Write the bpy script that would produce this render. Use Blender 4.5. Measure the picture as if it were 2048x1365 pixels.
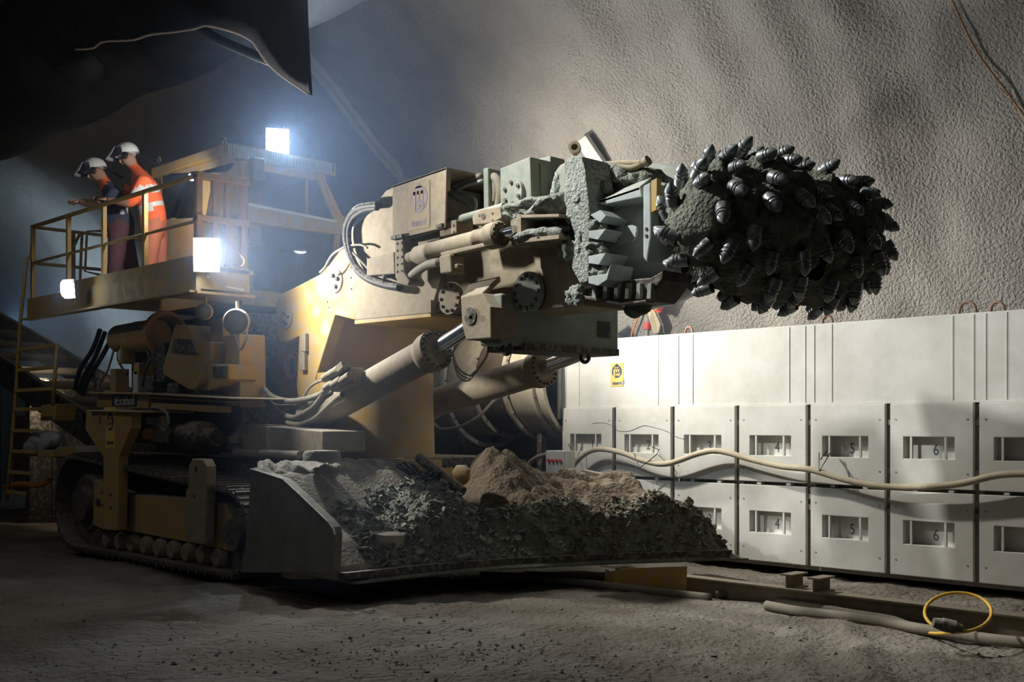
import bpy, bmesh, math, random
from mathutils import Vector, Matrix, noise, Quaternion
random.seed(7)
for _o in list(bpy.data.objects): bpy.data.objects.remove(_o)
SC = bpy.context.scene
COL = SC.collection
# ---------------------------------------------------------------- camera
# World axes: x runs along the tunnel (machine front = +x), y across it, z up.
F, HOR, CX, XV, H = 2300.0, 850.0, 1024.0, -1197.0, 1.7
_n = math.hypot(CX - XV, F); CC = (CX - XV) / _n; SS = F / _n
cam = bpy.data.cameras.new('camera'); camo = bpy.data.objects.new('camera', cam); COL.objects.link(camo)
camo.location = (0, 0, H); camo.rotation_euler = (math.pi/2, 0, math.atan2(SS, CC))
cam.sensor_width = 36; cam.lens = F / 2048 * 36; cam.shift_y = (HOR - 682.5) / 2048
cam.clip_start = .1; cam.clip_end = 200
SC.camera = camo
# ---------------------------------------------------------------- world and exposure
W = bpy.data.worlds.new('world'); SC.world = W; W.use_nodes = True
W.node_tree.nodes['Background'].inputs[0].default_value = (.45, .55, .75, 1)
W.node_tree.nodes['Background'].inputs[1].default_value = .0
SC.view_settings.view_transform = 'Standard'; SC.view_settings.look = 'None'
SC.view_settings.gamma = 1; SC.view_settings.use_curve_mapping = False
SC.view_settings.exposure = 0.25
cy = SC.cycles; cy.max_bounces = 4; cy.diffuse_bounces = 2; cy.glossy_bounces = 2; cy.transmission_bounces = 4; cy.volume_bounces = 0; cy.caustics_reflective = False; cy.caustics_refractive = False
# light powers (each lamp is built with its fixture further down)
P_ROOF, P_SIDE, P_REAR, P_HID, P_WALL, P_BACK, P_KEY, P_FILL = 420, 480, 12, 1150, 420, 380, 1700, 11
COOL, WARM, NEUT = (.70, .84, 1.0), (1.0, .92, .80), (1.0, .97, .93)
HAZE = .022

# ---------------------------------------------------------------- helpers
def Q(px, py, y):                       # a point of the plane y = const
    a = (px - CX) / F; x = y * (CC*a - SS) / (CC + SS*a); Yd = -SS*x + CC*y
    return Vector((x, y, H - (py - HOR) * Yd / F))
def QX(px, py, x):                      # a point of the plane x = const
    a = (px - CX) / F; y = x * (CC + SS*a) / (CC*a - SS); Yd = -SS*x + CC*y
    return Vector((x, y, H - (py - HOR) * Yd / F))
def QZ(px, py, z):                      # a point of the plane z = const
    Yd = (H - z) * F / (py - HOR); Xd = (px - CX) / F * Yd
    return Vector((CC*Xd - SS*Yd, SS*Xd + CC*Yd, z))
def QD(px, py, Yd):                     # a point at a given distance
    Xd = (px - CX) / F * Yd
    return Vector((CC*Xd - SS*Yd, SS*Xd + CC*Yd, H - (py - HOR) * Yd / F))
V = Vector
WM = {}
def frame_to(d, up=V((0, 0, 1))):       # rotation with local z along d
    d = V(d).normalized(); return d.to_track_quat('Z', 'Y').to_matrix().to_4x4()

class MB:
    def __init__(s): s.v = []; s.f = []; s.m = []
    def add(s, vs, fs, mi=0):
        k = len(s.v); s.v += [tuple(v) for v in vs]; s.f += [[k+i for i in f] for f in fs]; s.m += [mi]*len(fs); return s
    def box(s, x0, x1, y0, y1, z0, z1, mi=0):
        vs = [(x, y, z) for z in (z0, z1) for y in (y0, y1) for x in (x0, x1)]
        return s.add(vs, [(0,2,3,1),(4,5,7,6),(0,1,5,4),(2,6,7,3),(0,4,6,2),(1,3,7,5)], mi)
    def obox(s, c, sx, sy, sz, M=None, mi=0):     # oriented box, centre c
        M = M or Matrix(); vs = [V(c) + M.to_3x3() @ V((x*sx/2, y*sy/2, z*sz/2)) for z in (-1,1) for y in (-1,1) for x in (-1,1)]
        return s.add(vs, [(0,2,3,1),(4,5,7,6),(0,1,5,4),(2,6,7,3),(0,4,6,2),(1,3,7,5)], mi)
    def prism(s, pts, ext, mi=0):       # polygon pts swept by ext
        pts = [V(p) for p in pts]; ext = V(ext); n = len(pts)
        nrm = V((0,0,0))
        for i in range(n): nrm += pts[i].cross(pts[(i+1) % n])
        if nrm.dot(ext) > 0: pts = pts[::-1]
        vs = pts + [p + ext for p in pts]
        fs = [list(range(n)), list(range(2*n-1, n-1, -1))] + [[i, n+i, n+(i+1) % n, (i+1) % n][::-1] for i in range(n)]
        return s.add(vs, [f[::1] for f in fs], mi)
    def side(s, px, y0, y1, mi=0):      # outline on plane y0 swept to y1
        return s.prism([Q(a, b, y0) for a, b in px], (0, y1 - y0, 0), mi)
    def cyl(s, p0, p1, r0, r1=None, n=20, mi=0, caps=True):
        r1 = r0 if r1 is None else r1; p0 = V(p0); p1 = V(p1); R = frame_to(p1 - p0).to_3x3()
        c = [R @ V((math.cos(2*math.pi*i/n), math.sin(2*math.pi*i/n), 0)) for i in range(n)]
        vs = [p0 + r0*q for q in c] + [p1 + r1*q for q in c]
        fs = [[i, (i+1) % n, n+(i+1) % n, n+i] for i in range(n)]
        if caps: fs += [list(range(n))[::-1], list(range(n, 2*n))]
        return s.add(vs, fs, mi)
    def lathe(s, p0, d, prof, n=24, mi=0, a0=0, a1=2*math.pi):   # prof: (t along d, radius)
        p0 = V(p0); d = V(d).normalized(); R = frame_to(d).to_3x3(); full = abs(a1-a0) > 6.28
        m = n if full else n + 1; vs = []; fs = []
        for t, r in prof:
            for i in range(m):
                a = a0 + (a1-a0)*i/n; vs.append(p0 + d*t + R @ V((r*math.cos(a), r*math.sin(a), 0)))
        for j in range(len(prof)-1):
            for i in range(n):
                k = (i+1) % m; fs.append([j*m+i, j*m+k, (j+1)*m+k, (j+1)*m+i])
        return s.add(vs, fs, mi)
    def tube(s, pts, r, n=8, mi=0, smooth=0, closed=False):
        pts = [V(p) for p in pts]
        if smooth: pts = spline(pts, smooth, closed)
        N = len(pts); vs = []; fs = []; up = None
        for i, p in enumerate(pts):
            d = (pts[(i+1) % N] - pts[i-1]) if closed else pts[min(i+1, N-1)] - pts[max(i-1, 0)]
            if d.length < 1e-9: d = V((1,0,0))
            d.normalize()
            if up is None: up = d.orthogonal()
            up = up - d*up.dot(d)
            up = up.normalized() if up.length > 1e-6 else d.orthogonal().normalized()
            b = d.cross(up); rr = r[min(len(r)-1, int(i*(len(r)-1)/(N-1)+.5))] if isinstance(r, (list, tuple)) else r
            vs += [p + rr*(math.cos(2*math.pi*k/n)*up + math.sin(2*math.pi*k/n)*b) for k in range(n)]
        for i in range(N if closed else N-1):
            j = (i+1) % N
            fs += [[i*n+k, i*n+(k+1) % n, j*n+(k+1) % n, j*n+k] for k in range(n)]
        if not closed: fs += [list(range(n))[::-1], [(N-1)*n+k for k in range(n)]]
        return s.add(vs, fs, mi)
    def blob(s, c, sx, sy, sz, amp=.25, sc=3.0, sub=3, M=None, mi=0, seed=0):
        bm = bmesh.new(); bmesh.ops.create_icosphere(bm, subdivisions=sub, radius=1)
        M = (M or Matrix()).to_3x3(); vs = []
        for v in bm.verts:
            q = v.co.copy(); w = V((q.x*sx, q.y*sy, q.z*sz))
            k = 1 + amp*noise.fractal(w*sc + V((seed*7.3, seed*3.1, c[2])), 1.0, 2.1, 4)
            vs.append(V(c) + M @ (w*k))
        fs = [[v.index for v in f.verts] for f in bm.faces]; bm.free()
        return s.add(vs, fs, mi)
    def mesh(s, name, mats, smooth=False, org=None):
        me = bpy.data.meshes.new(name); o = V(org) if org is not None else V((0,0,0))
        me.from_pydata([V(v) - o for v in s.v], [], s.f)
        for m in (mats if isinstance(mats, (list, tuple)) else [mats]): me.materials.append(m)
        me.polygons.foreach_set('material_index', s.m)
        bm = bmesh.new(); bm.from_mesh(me); bmesh.ops.recalc_face_normals(bm, faces=bm.faces); bm.to_mesh(me); bm.free()
        if smooth:
            me.polygons.foreach_set('use_smooth', [True]*len(me.polygons))
            if smooth != 'all': me.set_sharp_from_angle(angle=math.radians(38))
        me.update(); return me
    def build(s, name, mats, parent=None, bevel=0, smooth=False, label=None, cat=None, group=None, kind=None, seg=2):
        if parent is not None: M = WM[parent.name].copy(); org = M.translation; Mi = M.inverted()
        else:
            xs = [v[0] for v in s.v]; ys = [v[1] for v in s.v]; zs = [v[2] for v in s.v]
            M = Matrix.Translation(((min(xs)+max(xs))/2, (min(ys)+max(ys))/2, min(zs))); Mi = M.inverted()
        s.v = [Mi @ V(v) for v in s.v]
        o = link(name, s.mesh(name, mats, smooth), M, parent)
        if bevel:
            b = o.modifiers.new('bevel', 'BEVEL'); b.width = bevel; b.segments = seg; b.limit_method = 'ANGLE'; b.angle_limit = math.radians(40)
        return tag(o, label, cat, group, kind)
def spline(pts, k, closed=False):
    out = []; N = len(pts)
    for i in range(N if closed else N-1):
        g = lambda j: pts[j % N] if closed else pts[max(0, min(N-1, j))]
        a, b, c, d = g(i-1), g(i), g(i+1), g(i+2)
        for t in range(k):
            u = t/k; out.append(.5*((2*b) + (c-a)*u + (2*a-5*b+4*c-d)*u*u + (3*b-a-3*c+d)*u**3))
    if not closed: out.append(pts[-1])
    return out
def tag(o, label=None, cat=None, group=None, kind=None):
    if label: o['label'] = label
    if cat: o['category'] = cat
    if group: o['group'] = group
    if kind: o['kind'] = kind
    return o
def link(name, data, M, parent=None):
    o = bpy.data.objects.new(name, data); COL.objects.link(o)
    if parent is not None:
        o.parent = parent; o.matrix_basis = WM[parent.name].inverted() @ M
    else: o.matrix_basis = M
    WM[o.name] = M.copy(); return o
def thing(name, loc, label, cat, group=None):
    return tag(link(name, None, Matrix.Translation(loc)), label, cat, group)
def text_mesh(txt, size, depth=.002, bold=0.0):
    cu = bpy.data.curves.new('lettering', 'FONT'); cu.body = txt; cu.size = size; cu.extrude = depth; cu.offset = bold
    cu.align_x = 'CENTER'; cu.align_y = 'CENTER'; cu.resolution_u = 3
    t = bpy.data.objects.new('lettering_tmp', cu); COL.objects.link(t)
    dg = bpy.context.evaluated_depsgraph_get(); me = bpy.data.meshes.new_from_object(t.evaluated_get(dg))
    bpy.data.objects.remove(t); bpy.data.curves.remove(cu); return me
def lettering(txt, size, c, M3, mat, parent, sx=1, sy=1, depth=.002, bold=0, name='lettering'):
    me = text_mesh(txt, size, depth, bold); me.materials.clear(); me.materials.append(mat)
    M = Matrix.Translation(c) @ M3 @ Matrix.Diagonal((sx, sy, 1, 1))
    return link(name, me, M, parent)
# orientation of print on a face that looks towards -y (reads along +x, up = +z)
FACE_Y = Matrix(((1,0,0,0),(0,0,-1,0),(0,1,0,0),(0,0,0,1)))

# ---------------------------------------------------------------- materials
def mat(name, c, c2=None, rough=.7, metal=0, sc=4, bump=.15, bsc=30, dust=0, dc=(.36,.33,.27), mix=.5, det=4, spec=.3, bdist=.02, c3=None):
    m = bpy.data.materials.new(name); m.use_nodes = True; N = m.node_tree.nodes; L = m.node_tree.links
    b = N['Principled BSDF']; b.inputs['Metallic'].default_value = metal; b.inputs['Roughness'].default_value = rough
    b.inputs['Specular IOR Level'].default_value = spec
    tc = N.new('ShaderNodeNewGeometry'); pos = tc.outputs['Position']
    n1 = N.new('ShaderNodeTexNoise'); n1.inputs['Scale'].default_value = sc; n1.inputs['Detail'].default_value = det
    n1.inputs['Roughness'].default_value = .62; L.new(pos, n1.inputs['Vector'])
    r1 = N.new('ShaderNodeValToRGB'); e = r1.color_ramp.elements; e[0].position = mix-.16; e[1].position = mix+.16
    e[0].color = (*c, 1); e[1].color = (*(c2 or c), 1)
    if c3: q = e.new(.78); q.color = (*c3, 1)
    L.new(n1.outputs[0], r1.inputs[0]); out = r1.outputs[0]
    if dust:
        sx = N.new('ShaderNodeSeparateXYZ'); L.new(tc.outputs['Normal'], sx.inputs[0])
        n2 = N.new('ShaderNodeTexNoise'); n2.inputs['Scale'].default_value = sc*2.3; n2.inputs['Detail'].default_value = 3; L.new(pos, n2.inputs['Vector'])
        ma = N.new('ShaderNodeMath'); ma.operation = 'MULTIPLY_ADD'; L.new(sx.outputs['Z'], ma.inputs[0]); ma.inputs[1].default_value = .38; L.new(n2.outputs[0], ma.inputs[2])
        mr = N.new('ShaderNodeMapRange'); L.new(ma.outputs[0], mr.inputs[0]); mr.inputs[1].default_value = .62 - .5*dust; mr.inputs[2].default_value = .95 - .4*dust
        mx = N.new('ShaderNodeMixRGB'); L.new(mr.outputs[0], mx.inputs[0]); L.new(out, mx.inputs[1]); mx.inputs[2].default_value = (*dc, 1); out = mx.outputs[0]
        ro = N.new('ShaderNodeMapRange'); L.new(mr.outputs[0], ro.inputs[0]); ro.inputs[3].default_value = rough; ro.inputs[4].default_value = .92; L.new(ro.outputs[0], b.inputs['Roughness'])
        if metal:
            rm = N.new('ShaderNodeMapRange'); L.new(mr.outputs[0], rm.inputs[0]); rm.inputs[3].default_value = metal; rm.inputs[4].default_value = 0; L.new(rm.outputs[0], b.inputs['Metallic'])
    L.new(out, b.inputs['Base Color'])
    if bump:
        n3 = N.new('ShaderNodeTexNoise'); n3.inputs['Scale'].default_value = bsc; n3.inputs['Detail'].default_value = 3; L.new(pos, n3.inputs['Vector'])
        bu = N.new('ShaderNodeBump'); bu.inputs['Strength'].default_value = bump; bu.inputs['Distance'].default_value = bdist
        L.new(n3.outputs[0], bu.inputs['Height']); L.new(bu.outputs[0], b.inputs['Normal'])
    return m
def flat(name, c, rough=.6, metal=0, spec=.3):
    m = bpy.data.materials.new(name); m.use_nodes = True; b = m.node_tree.nodes['Principled BSDF']
    b.inputs['Base Color'].default_value = (*c, 1); b.inputs['Roughness'].default_value = rough; b.inputs['Metallic'].default_value = metal
    b.inputs['Specular IOR Level'].default_value = spec; return m
def emit(name, c, s):
    m = bpy.data.materials.new(name); m.use_nodes = True; N = m.node_tree.nodes; N.remove(N['Principled BSDF'])
    e = N.new('ShaderNodeEmission'); e.inputs[0].default_value = (*c, 1); e.inputs[1].default_value = s
    m.node_tree.links.new(e.outputs[0], N['Material Output'].inputs[0]); return m
M_YEL = mat('yellow_paint', (.58,.37,.075), (.50,.32,.08), .55, dust=.38, sc=3, bump=.06)
M_YELD = mat('dusty_yellow_paint', (.52,.325,.075), (.42,.28,.09), .62, dust=.40, sc=3, bump=.08)
M_BEI = mat('dust_coated_steel', (.33,.27,.18), (.25,.21,.145), .8, dust=.45, sc=5, bump=.12, dc=(.36,.31,.24))
M_GRN = mat('grey_green_paint', (.215,.27,.225), (.26,.30,.25), .6, dust=.45, sc=4, bump=.1, dc=(.34,.34,.29))
M_BLU = mat('pale_grey_paint', (.47,.53,.52), (.38,.43,.42), .5, dust=.2, sc=5, bump=.08, dc=(.34,.36,.31))
M_FLG = mat('mud_sprayed_paint', (.37,.41,.375), (.17,.185,.15), .8, sc=32, bump=.8, bsc=40, bdist=.03, mix=.53)
M_DKS = mat('dark_steel', (.06,.055,.05), (.10,.09,.075), .7, .3, dust=.3, sc=8, bump=.2)
M_TRK = mat('track_steel', (.10,.095,.085), (.16,.15,.13), .55, .4, dust=.35, sc=8, bump=.25, dc=(.24,.21,.17))
M_MUD = mat('dark_wet_mud', (.14,.155,.12), (.22,.235,.19), .9, sc=9, bump=.9, bsc=34, bdist=.05, c3=(.29,.30,.245))
M_MUDL = mat('dried_light_mud', (.30,.32,.285), (.20,.22,.19), .95, sc=22, bump=.9, bsc=45, bdist=.03)
M_MUCK = mat('grey_green_spoil', (.16,.18,.15), (.27,.285,.235), .92, sc=5, bump=.8, bsc=30, bdist=.05, c3=(.12,.085,.055))
M_MUCKB = mat('brown_spoil', (.13,.10,.068), (.24,.195,.14), .95, sc=5, bump=.8, bsc=26, bdist=.05)
M_SHARD = mat('shale_flake', (.22,.245,.21), (.34,.355,.30), .7, sc=3, bump=.3, bsc=40)
M_SAND = mat('grey_dust_layer', (.33,.31,.26), (.25,.245,.21), .95, sc=6, bump=.5, bsc=30, bdist=.03)
M_RUB = mat('black_rubber', (.025,.025,.027), (.05,.048,.045), .6, sc=10, bump=.05, dust=.12)
M_HOSE = mat('dusty_hose_rubber', (.30,.265,.20), (.22,.20,.16), .8, sc=8, bump=.08)
M_CHR = flat('chrome_rod', (.75,.76,.80), .16, 1.0)
M_PICK = mat('pick_steel', (.36,.39,.41), (.25,.27,.28), .36, .6, sc=12, bump=.05, dust=.16, dc=(.10,.11,.09))
M_CON = mat('grey_white_door_paint', (.66,.66,.62), (.54,.54,.49), .75, sc=2.0, bump=.05, bsc=60, c3=(.72,.72,.69), spec=.2)
M_CONB = mat('recess_paint', (.50,.49,.45), (.42,.41,.37), .8, sc=4, bump=.05)
M_SLOT = mat('gap_steel', (.36,.35,.30), (.27,.26,.22), .8, sc=6, bump=.1)
M_FAN = mat('cream_duct_paint', (.66,.60,.47), (.56,.50,.38), .5, dust=.3, sc=3, bump=.04, dc=(.45,.38,.27))
M_WRAP = mat('brown_sleeve', (.15,.11,.075), (.10,.075,.05), .9, sc=6, bump=.5)
M_INK = flat('dark_blue_print', (.06,.065,.16), .7)
M_STICK = mat('yellow_sticker', (.75,.52,.10), (.70,.50,.14), .6, sc=5, bump=0)
M_NUM = flat('grey_number_print', (.10,.11,.13), .8)
M_BLUSIGN = flat('navy_name_plate', (.035,.04,.11), .5)
M_WHITE = mat('dirty_white_paint', (.70,.69,.64), (.58,.56,.50), .7, sc=4, bump=.05)
M_RED = flat('red_plastic', (.75,.07,.06), .5)
M_ORA = flat('orange_cable', (.75,.26,.05), .6)
M_YCAB = flat('yellow_cable', (.70,.42,.06), .55)
M_GLASS = bpy.data.materials.new('tinted_cab_glass'); M_GLASS.use_nodes = True
_b = M_GLASS.node_tree.nodes['Principled BSDF']; _b.inputs['Base Color'].default_value = (.82,.88,.92,1); _b.inputs['Roughness'].default_value = .04
_b.inputs['Transmission Weight'].default_value = 1.0; _b.inputs['IOR'].default_value = 1.45
M_LAMP = emit('lamp_glare', (.80,.90,1.0), 42)
M_LAMP3 = emit('small_lamp_glare', (.80,.90,1.0), 22)
M_LAMPD = mat('dusty_lamp_glass', (.33,.29,.21), (.27,.24,.18), .6, sc=8, bump=.05)
M_WOOD = mat('orange_primer_steel', (.50,.26,.12), (.40,.22,.11), .7, sc=3, bump=.1, dust=.25)
M_DUCT = mat('black_duct_fabric', (.012,.012,.014), (.022,.022,.022), .75, sc=3, bump=.3, bsc=9)
# ================================================================ tunnel shell
VY, VZ, VR = 6.0, 1.6, 7.0
def vault_off(x, a):                    # sprayed concrete: ring-like waves plus lumps
    w = .16*noise.noise(V((x*.75, a*1.1, 3.0))) + .07*noise.noise(V((x*1.9, a*2.2, 9.0)))
    return w + .05*noise.noise(V((x*2.2, a*14, 1.0)))
def vault_pt(x, a, off=0.0):
    r = VR - vault_off(x, a) - off
    return V((x, VY + r*math.cos(a), VZ + r*math.sin(a)))
def QV(px, py, off=0.0):                # where a sight line meets the vault
    lo, hi = 3.0, 60.0
    for _ in range(50):
        m = (lo + hi) / 2; p = QD(px, py, m)
        if math.hypot(p.y - VY, p.z - VZ) < VR - off - .05: lo = m
        else: hi = m
    p = QD(px, py, lo); a = math.atan2(p.z - VZ, p.y - VY)
    return vault_pt(p.x, a, off)
def shotcrete():
    m = mat('sprayed_concrete', (.385,.37,.34), (.31,.295,.27), .95, sc=1.1, bump=0, c3=(.35,.33,.295), spec=.15)
    N = m.node_tree.nodes; L = m.node_tree.links; b = N['Principled BSDF']; g = N.new('ShaderNodeNewGeometry')
    v = N.new('ShaderNodeTexNoise'); v.inputs['Scale'].default_value = 30; v.inputs['Detail'].default_value = 3; v.inputs['Roughness'].default_value = .55
    v.inputs['Distortion'].default_value = .0
    L.new(g.outputs['Position'], v.inputs['Vector'])
    bu = N.new('ShaderNodeBump'); bu.inputs['Strength'].default_value = 1; bu.inputs['Distance'].default_value = .048
    L.new(v.outputs[0], bu.inputs['Height']); L.new(bu.outputs[0], b.inputs['Normal']); return m
M_SHOT = shotcrete()
xs = [-46 + .35*i for i in range(60)] + [-25 + .1*i for i in range(281)]
def vault(name, a0, a1, n, label):
    vs = [vault_pt(x, math.radians(a0 + (a1-a0)*j/n)) for x in xs for j in range(n+1)]
    fs = [[i*(n+1)+j, i*(n+1)+j+1, (i+1)*(n+1)+j+1, (i+1)*(n+1)+j] for i in range(len(xs)-1) for j in range(n)]
    me = bpy.data.meshes.new(name); me.from_pydata(vs, [], fs); me.materials.append(M_SHOT)
    me.polygons.foreach_set('use_smooth', [True]*len(fs)); me.update()
    return tag(link(name, me, Matrix()), label, None, None, 'structure')
vault('wall_right', -15, 76, 110, 'grey sprayed concrete tunnel wall curving up over the machine')
vault('ceiling', 76, 104, 16, 'dark crown of the sprayed concrete tunnel')
vault('wall_left', 104, 195, 40, 'sprayed concrete tunnel wall behind the viewer')
b = MB(); b.box(-46.2, -46, -1.5, 13.5, -.5, 9); b.build('wall_back', M_SHOT, kind='structure', label='dark far end of the tunnel')

def ground_h(x, y):
    p = V((x, y, 0)); h = .045*noise.fractal(p*.9, 1.0, 2.0, 3) + .022*noise.fractal(p*4.5, 1.0, 2.2, 4)
    c = QZ(1700, 1315, 0); d = V((x - c.x, y - c.y)); u = d.x*.62 - d.y*.78; w = d.x*.78 + d.y*.62   # churned track marks
    k = math.exp(-(u/1.5)**2 - (w/.55)**2); h += k*(.055*max(0, math.sin(w*13 + .8*math.sin(u*2.1) + 1.5*noise.noise(p*1.3))) - .02)
    if y > 9.3: h -= .03*min(1, (y-9.3)/.6)
    return h
gx = [-46 + .6*i for i in range(50)] + [-16 + .07*i for i in range(230)] + [.1, 1, 2, 3]
gy = [-1.2 + .3*i for i in range(10)] + [1.8 + .07*i for i in range(134)] + [11.2 + .2*i for i in range(11)]
vs = [(x, y, ground_h(x, y)) for x in gx for y in gy]; n = len(gy)
fs = [[i*n+j, i*n+j+1, (i+1)*n+j+1, (i+1)*n+j] for i in range(len(gx)-1) for j in range(n-1)]
M_GND = mat('dusty_tunnel_floor', (.25,.23,.195), (.145,.125,.098), .95, sc=.9, bump=.9, bsc=16, bdist=.05, c3=(.33,.315,.28), spec=.1)
me = bpy.data.meshes.new('floor'); me.from_pydata(vs, [], fs); me.materials.append(M_GND)
bm = bmesh.new(); bm.from_mesh(me); bmesh.ops.recalc_face_normals(bm, faces=bm.faces); bm.to_mesh(me); bm.free()
me.polygons.foreach_set('use_smooth', [True]*len(fs)); me.update()
tag(link('floor', me, Matrix()), 'dusty grey tunnel floor with churned track marks', None, None, 'structure')
# loose crumbs on the floor, past counting
b = MB()
for i in range(1800):
    px = random.uniform(0, 2048); py = random.uniform(1140, 1365)
    if i < 500: px, py = random.gauss(1000, 320), random.gauss(1310, 26)
    if py > 1375: continue
    p = QZ(px, py, 0)
    if p.y > 9.2 or p.x > 2: continue
    s = abs(random.gauss(.004, .007)) + .004
    p.z = ground_h(p.x, p.y) + s*.2; M = Matrix.Rotation(random.uniform(0, 6.28), 3, 'Z')
    q = [p + M @ V((s*random.uniform(.6,1.5)*a, s*random.uniform(.6,1.4)*c, 0)) for a, c in ((1,0),(0,1),(-1,0),(0,-1))] + [p + V((0,0,s*random.uniform(.4,.9)))]
    b.add(q, [(0,1,4),(1,2,4),(2,3,4),(3,0,4)])
b.build('loose_gravel', M_MUCK, kind='stuff', label='small dark crumbs of rock strewn over the floor', cat='gravel')

# ================================================================ print: round emblem with letters
def emblem(parent, c, w, h, plate, ink, paper, faded=False):
    c = V(c); y = c.y
    if plate is not None:
        b = MB(); b.box(c.x-w/2, c.x+w/2, y-.004, y, c.z-h/2, c.z+h/2); st = b.build('sticker', plate, parent)
    else: st = parent
    r = w*.40; cz = c.z + h*.14
    b = MB(); b.lathe((c.x, y-.004, cz), (0,-1,0), [(0, r), (.002, r), (.002, 0)], 40)
    b.prism([(c.x-r*.45, y-.004, cz+r*.85), (c.x+r*.45, y-.004, cz+r*.85), (c.x, y-.004, cz+r*1.22)], (0,-.002,0))
    d = b.build('emblem_disc', ink, st) if st is parent else b.build('emblem_disc', ink, parent)
    q = st if st is parent else parent
    yy = y - .0065
    b = MB()                                        # the big m, a left stem longer than the rest
    def bar(x0, x1, z0, z1): b.box(c.x+r*x0, c.x+r*x1, yy-.002, yy, cz+r*z0, cz+r*z1)
    bar(-.62, -.34, -.85, .62); bar(-.62, .50, .36, .66); bar(-.18, .08, -.12, .62); bar(.26, .52, -.12, .60)
    b.build('letter_m', paper, q)
    lettering('arti', r*.62, (c.x+r*.22, yy-.001, cz-r*.48), FACE_Y, paper, q, depth=.001, bold=.004)
    lettering('tunnel', w*.27, (c.x, yy+.002, c.z-h*.36), FACE_Y, ink, q, depth=.001, bold=.003)

# ================================================================ dust collector (white unit with numbered doors)
DY = 11.47
dc = thing('dust_collector', (-7, 12.1, .1), 'long grey-white steel unit with two rows of numbered doors along the tunnel wall', 'machine')
DX0, PIT = -10.91, .967
ZT, Z1, Z2, Z3 = 2.84, 1.925, 1.015, .10
XE = DX0 + PIT*9
b = MB(); b.box(DX0, XE, DY+.17, 12.62, Z3+.02, ZT-.01); b.build('body', M_CON, dc)
b = MB(); b.box(DX0-.02, XE, DY+.035, DY+.175, Z1+.0, ZT); b.build('upper_panel', M_CON, dc, bevel=.008)
b = MB(); b.box(DX0-.05, DX0-.012, DY-.02, DY+.2, Z1-.15, ZT-.02); b.build('end_flange', M_FAN, dc, bevel=.004)
b = MB(); b.box(DX0, XE, DY+.12, 12.6, Z3-.06, Z3+.02); b.build('skid', M_SLOT, dc)
for px in (1132,1158,1316,1356.5,1385,1578,1610,1628,1663,1905,1947,1971,2013):
    x = Q(px, 720, DY+.03).x
    b = MB(); b.box(x-.005, x+.005, DY+.029, DY+.036, Z1+.03, ZT-.015); b.build('seam_strip', M_CON, dc)
for k in range(9):
    x = DX0 + PIT*(k+1)
    b = MB(); b.box(x-.055, x+.055, DY+.075, DY+.10, Z3+.02, Z1-.01); b.build('gap_channel', M_SLOT, dc)
    for z in (Z1-.2, Z1-.72, Z2-.13, Z2-.25):
        b = MB(); b.box(x-.03, x+.012, DY+.045, DY+.075, z-.03, z+.03); b.build('hinge', M_SLOT, dc)
b = MB(); b.box(DX0, XE, DY+.10, DY+.12, Z2-.05, Z2+.05); b.build('gap_channel', M_SLOT, dc)
def make_door(k, row):
    x0 = DX0 + PIT*k + .028; x1 = DX0 + PIT*(k+1) - .034; w = x1 - x0
    zt = (Z1 if row == 0 else Z2 - .022); zb = (Z2 + .018 if row == 0 else Z3); h = zt - zb
    hx0, hx1 = x0 + w*.165, x0 + w*.785
    hz1, hz0 = (zt - h*.395, zt - h*.655) if row == 0 else (zt - h*.345, zt - h*.625)
    y0, y1 = DY, DY+.045; b = MB()
    O = [(x0,zb),(x1,zb),(x1,zt),(x0,zt)]; I = [(hx0,hz0),(hx1,hz0),(hx1,hz1),(hx0,hz1)]
    yb = DY + .11
    vs = [(x,y0,z) for x,z in O] + [(x,y0,z) for x,z in I] + [(x,y1,z) for x,z in O] + [(x,yb,z) for x,z in I]
    fs = [[i, (i+1)%4, 4+(i+1)%4, 4+i] for i in range(4)] + [[i, 8+i, 8+(i+1)%4, (i+1)%4] for i in range(4)] + [[4+i, 4+(i+1)%4, 12+(i+1)%4, 12+i] for i in range(4)] + [[12,13,14,15]]
    b.add(vs, fs)
    d = b.build('door', M_CON, dc, bevel=.006)
    for u in (.15, .82):
        x = hx0 + (hx1-hx0)*u; q = MB(); q.box(x-.011, x+.011, DY+.004, DY+.035, hz0, hz1); q.build('window_bar', M_CON, d)
    q = MB()
    for u, v in ((.07,.19),(.93,.19),(.07,.82),(.93,.82)):
        q.lathe((x0+w*u, DY, zt-h*v), (0,-1,0), [(-.002,.011),(.003,.011),(.003,0)], 8)
    q.build('screw_set', M_SLOT, d, kind='stuff')
    if k < 7: lettering(str(k+1), .17, ((hx0+hx1)/2 + .03, yb-.002, (hz0+hz1)/2 - .025), FACE_Y, M_NUM, d, sx=.8, depth=.001, name='door_number')
    for u in (.3, .74):
        if row == 0:
            x = x0 + w*u; q = MB(); q.box(x-.028, x+.028, DY+.01, DY+.10, Z2-.016, Z2+.012); q.build('spacer_clip', M_CON, d)
for k in range(9):
    for row in (0, 1): make_door(k, row)
for px, py, s in ((1378, 671, .8), (1655, 648, .9), (1935, 622, 1.3), (1995, 620, 1.0)):
    c = Q(px, py, DY+.25); c.z = ZT
    b = MB(); b.tube([c + V((math.cos(t)*.07*s, 0, .03+math.sin(t)*.085*s)) for t in [math.pi*(-.15+1.3*i/14) for i in range(15)]], .016, 8)
    b.box(c.x-.10, c.x+.10, c.y-.05, c.y+.05, ZT-.005, ZT+.015); b.build('lifting_eye', mat('rusty_steel', (.22,.13,.09), (.30,.20,.15), .8, sc=9) if px == 1378 else bpy.data.materials['rusty_steel'], dc)
c = Q(1234, 750, DY+.035); emblem(dc, c, .215, .31, M_STICK, M_INK, M_STICK)
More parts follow.
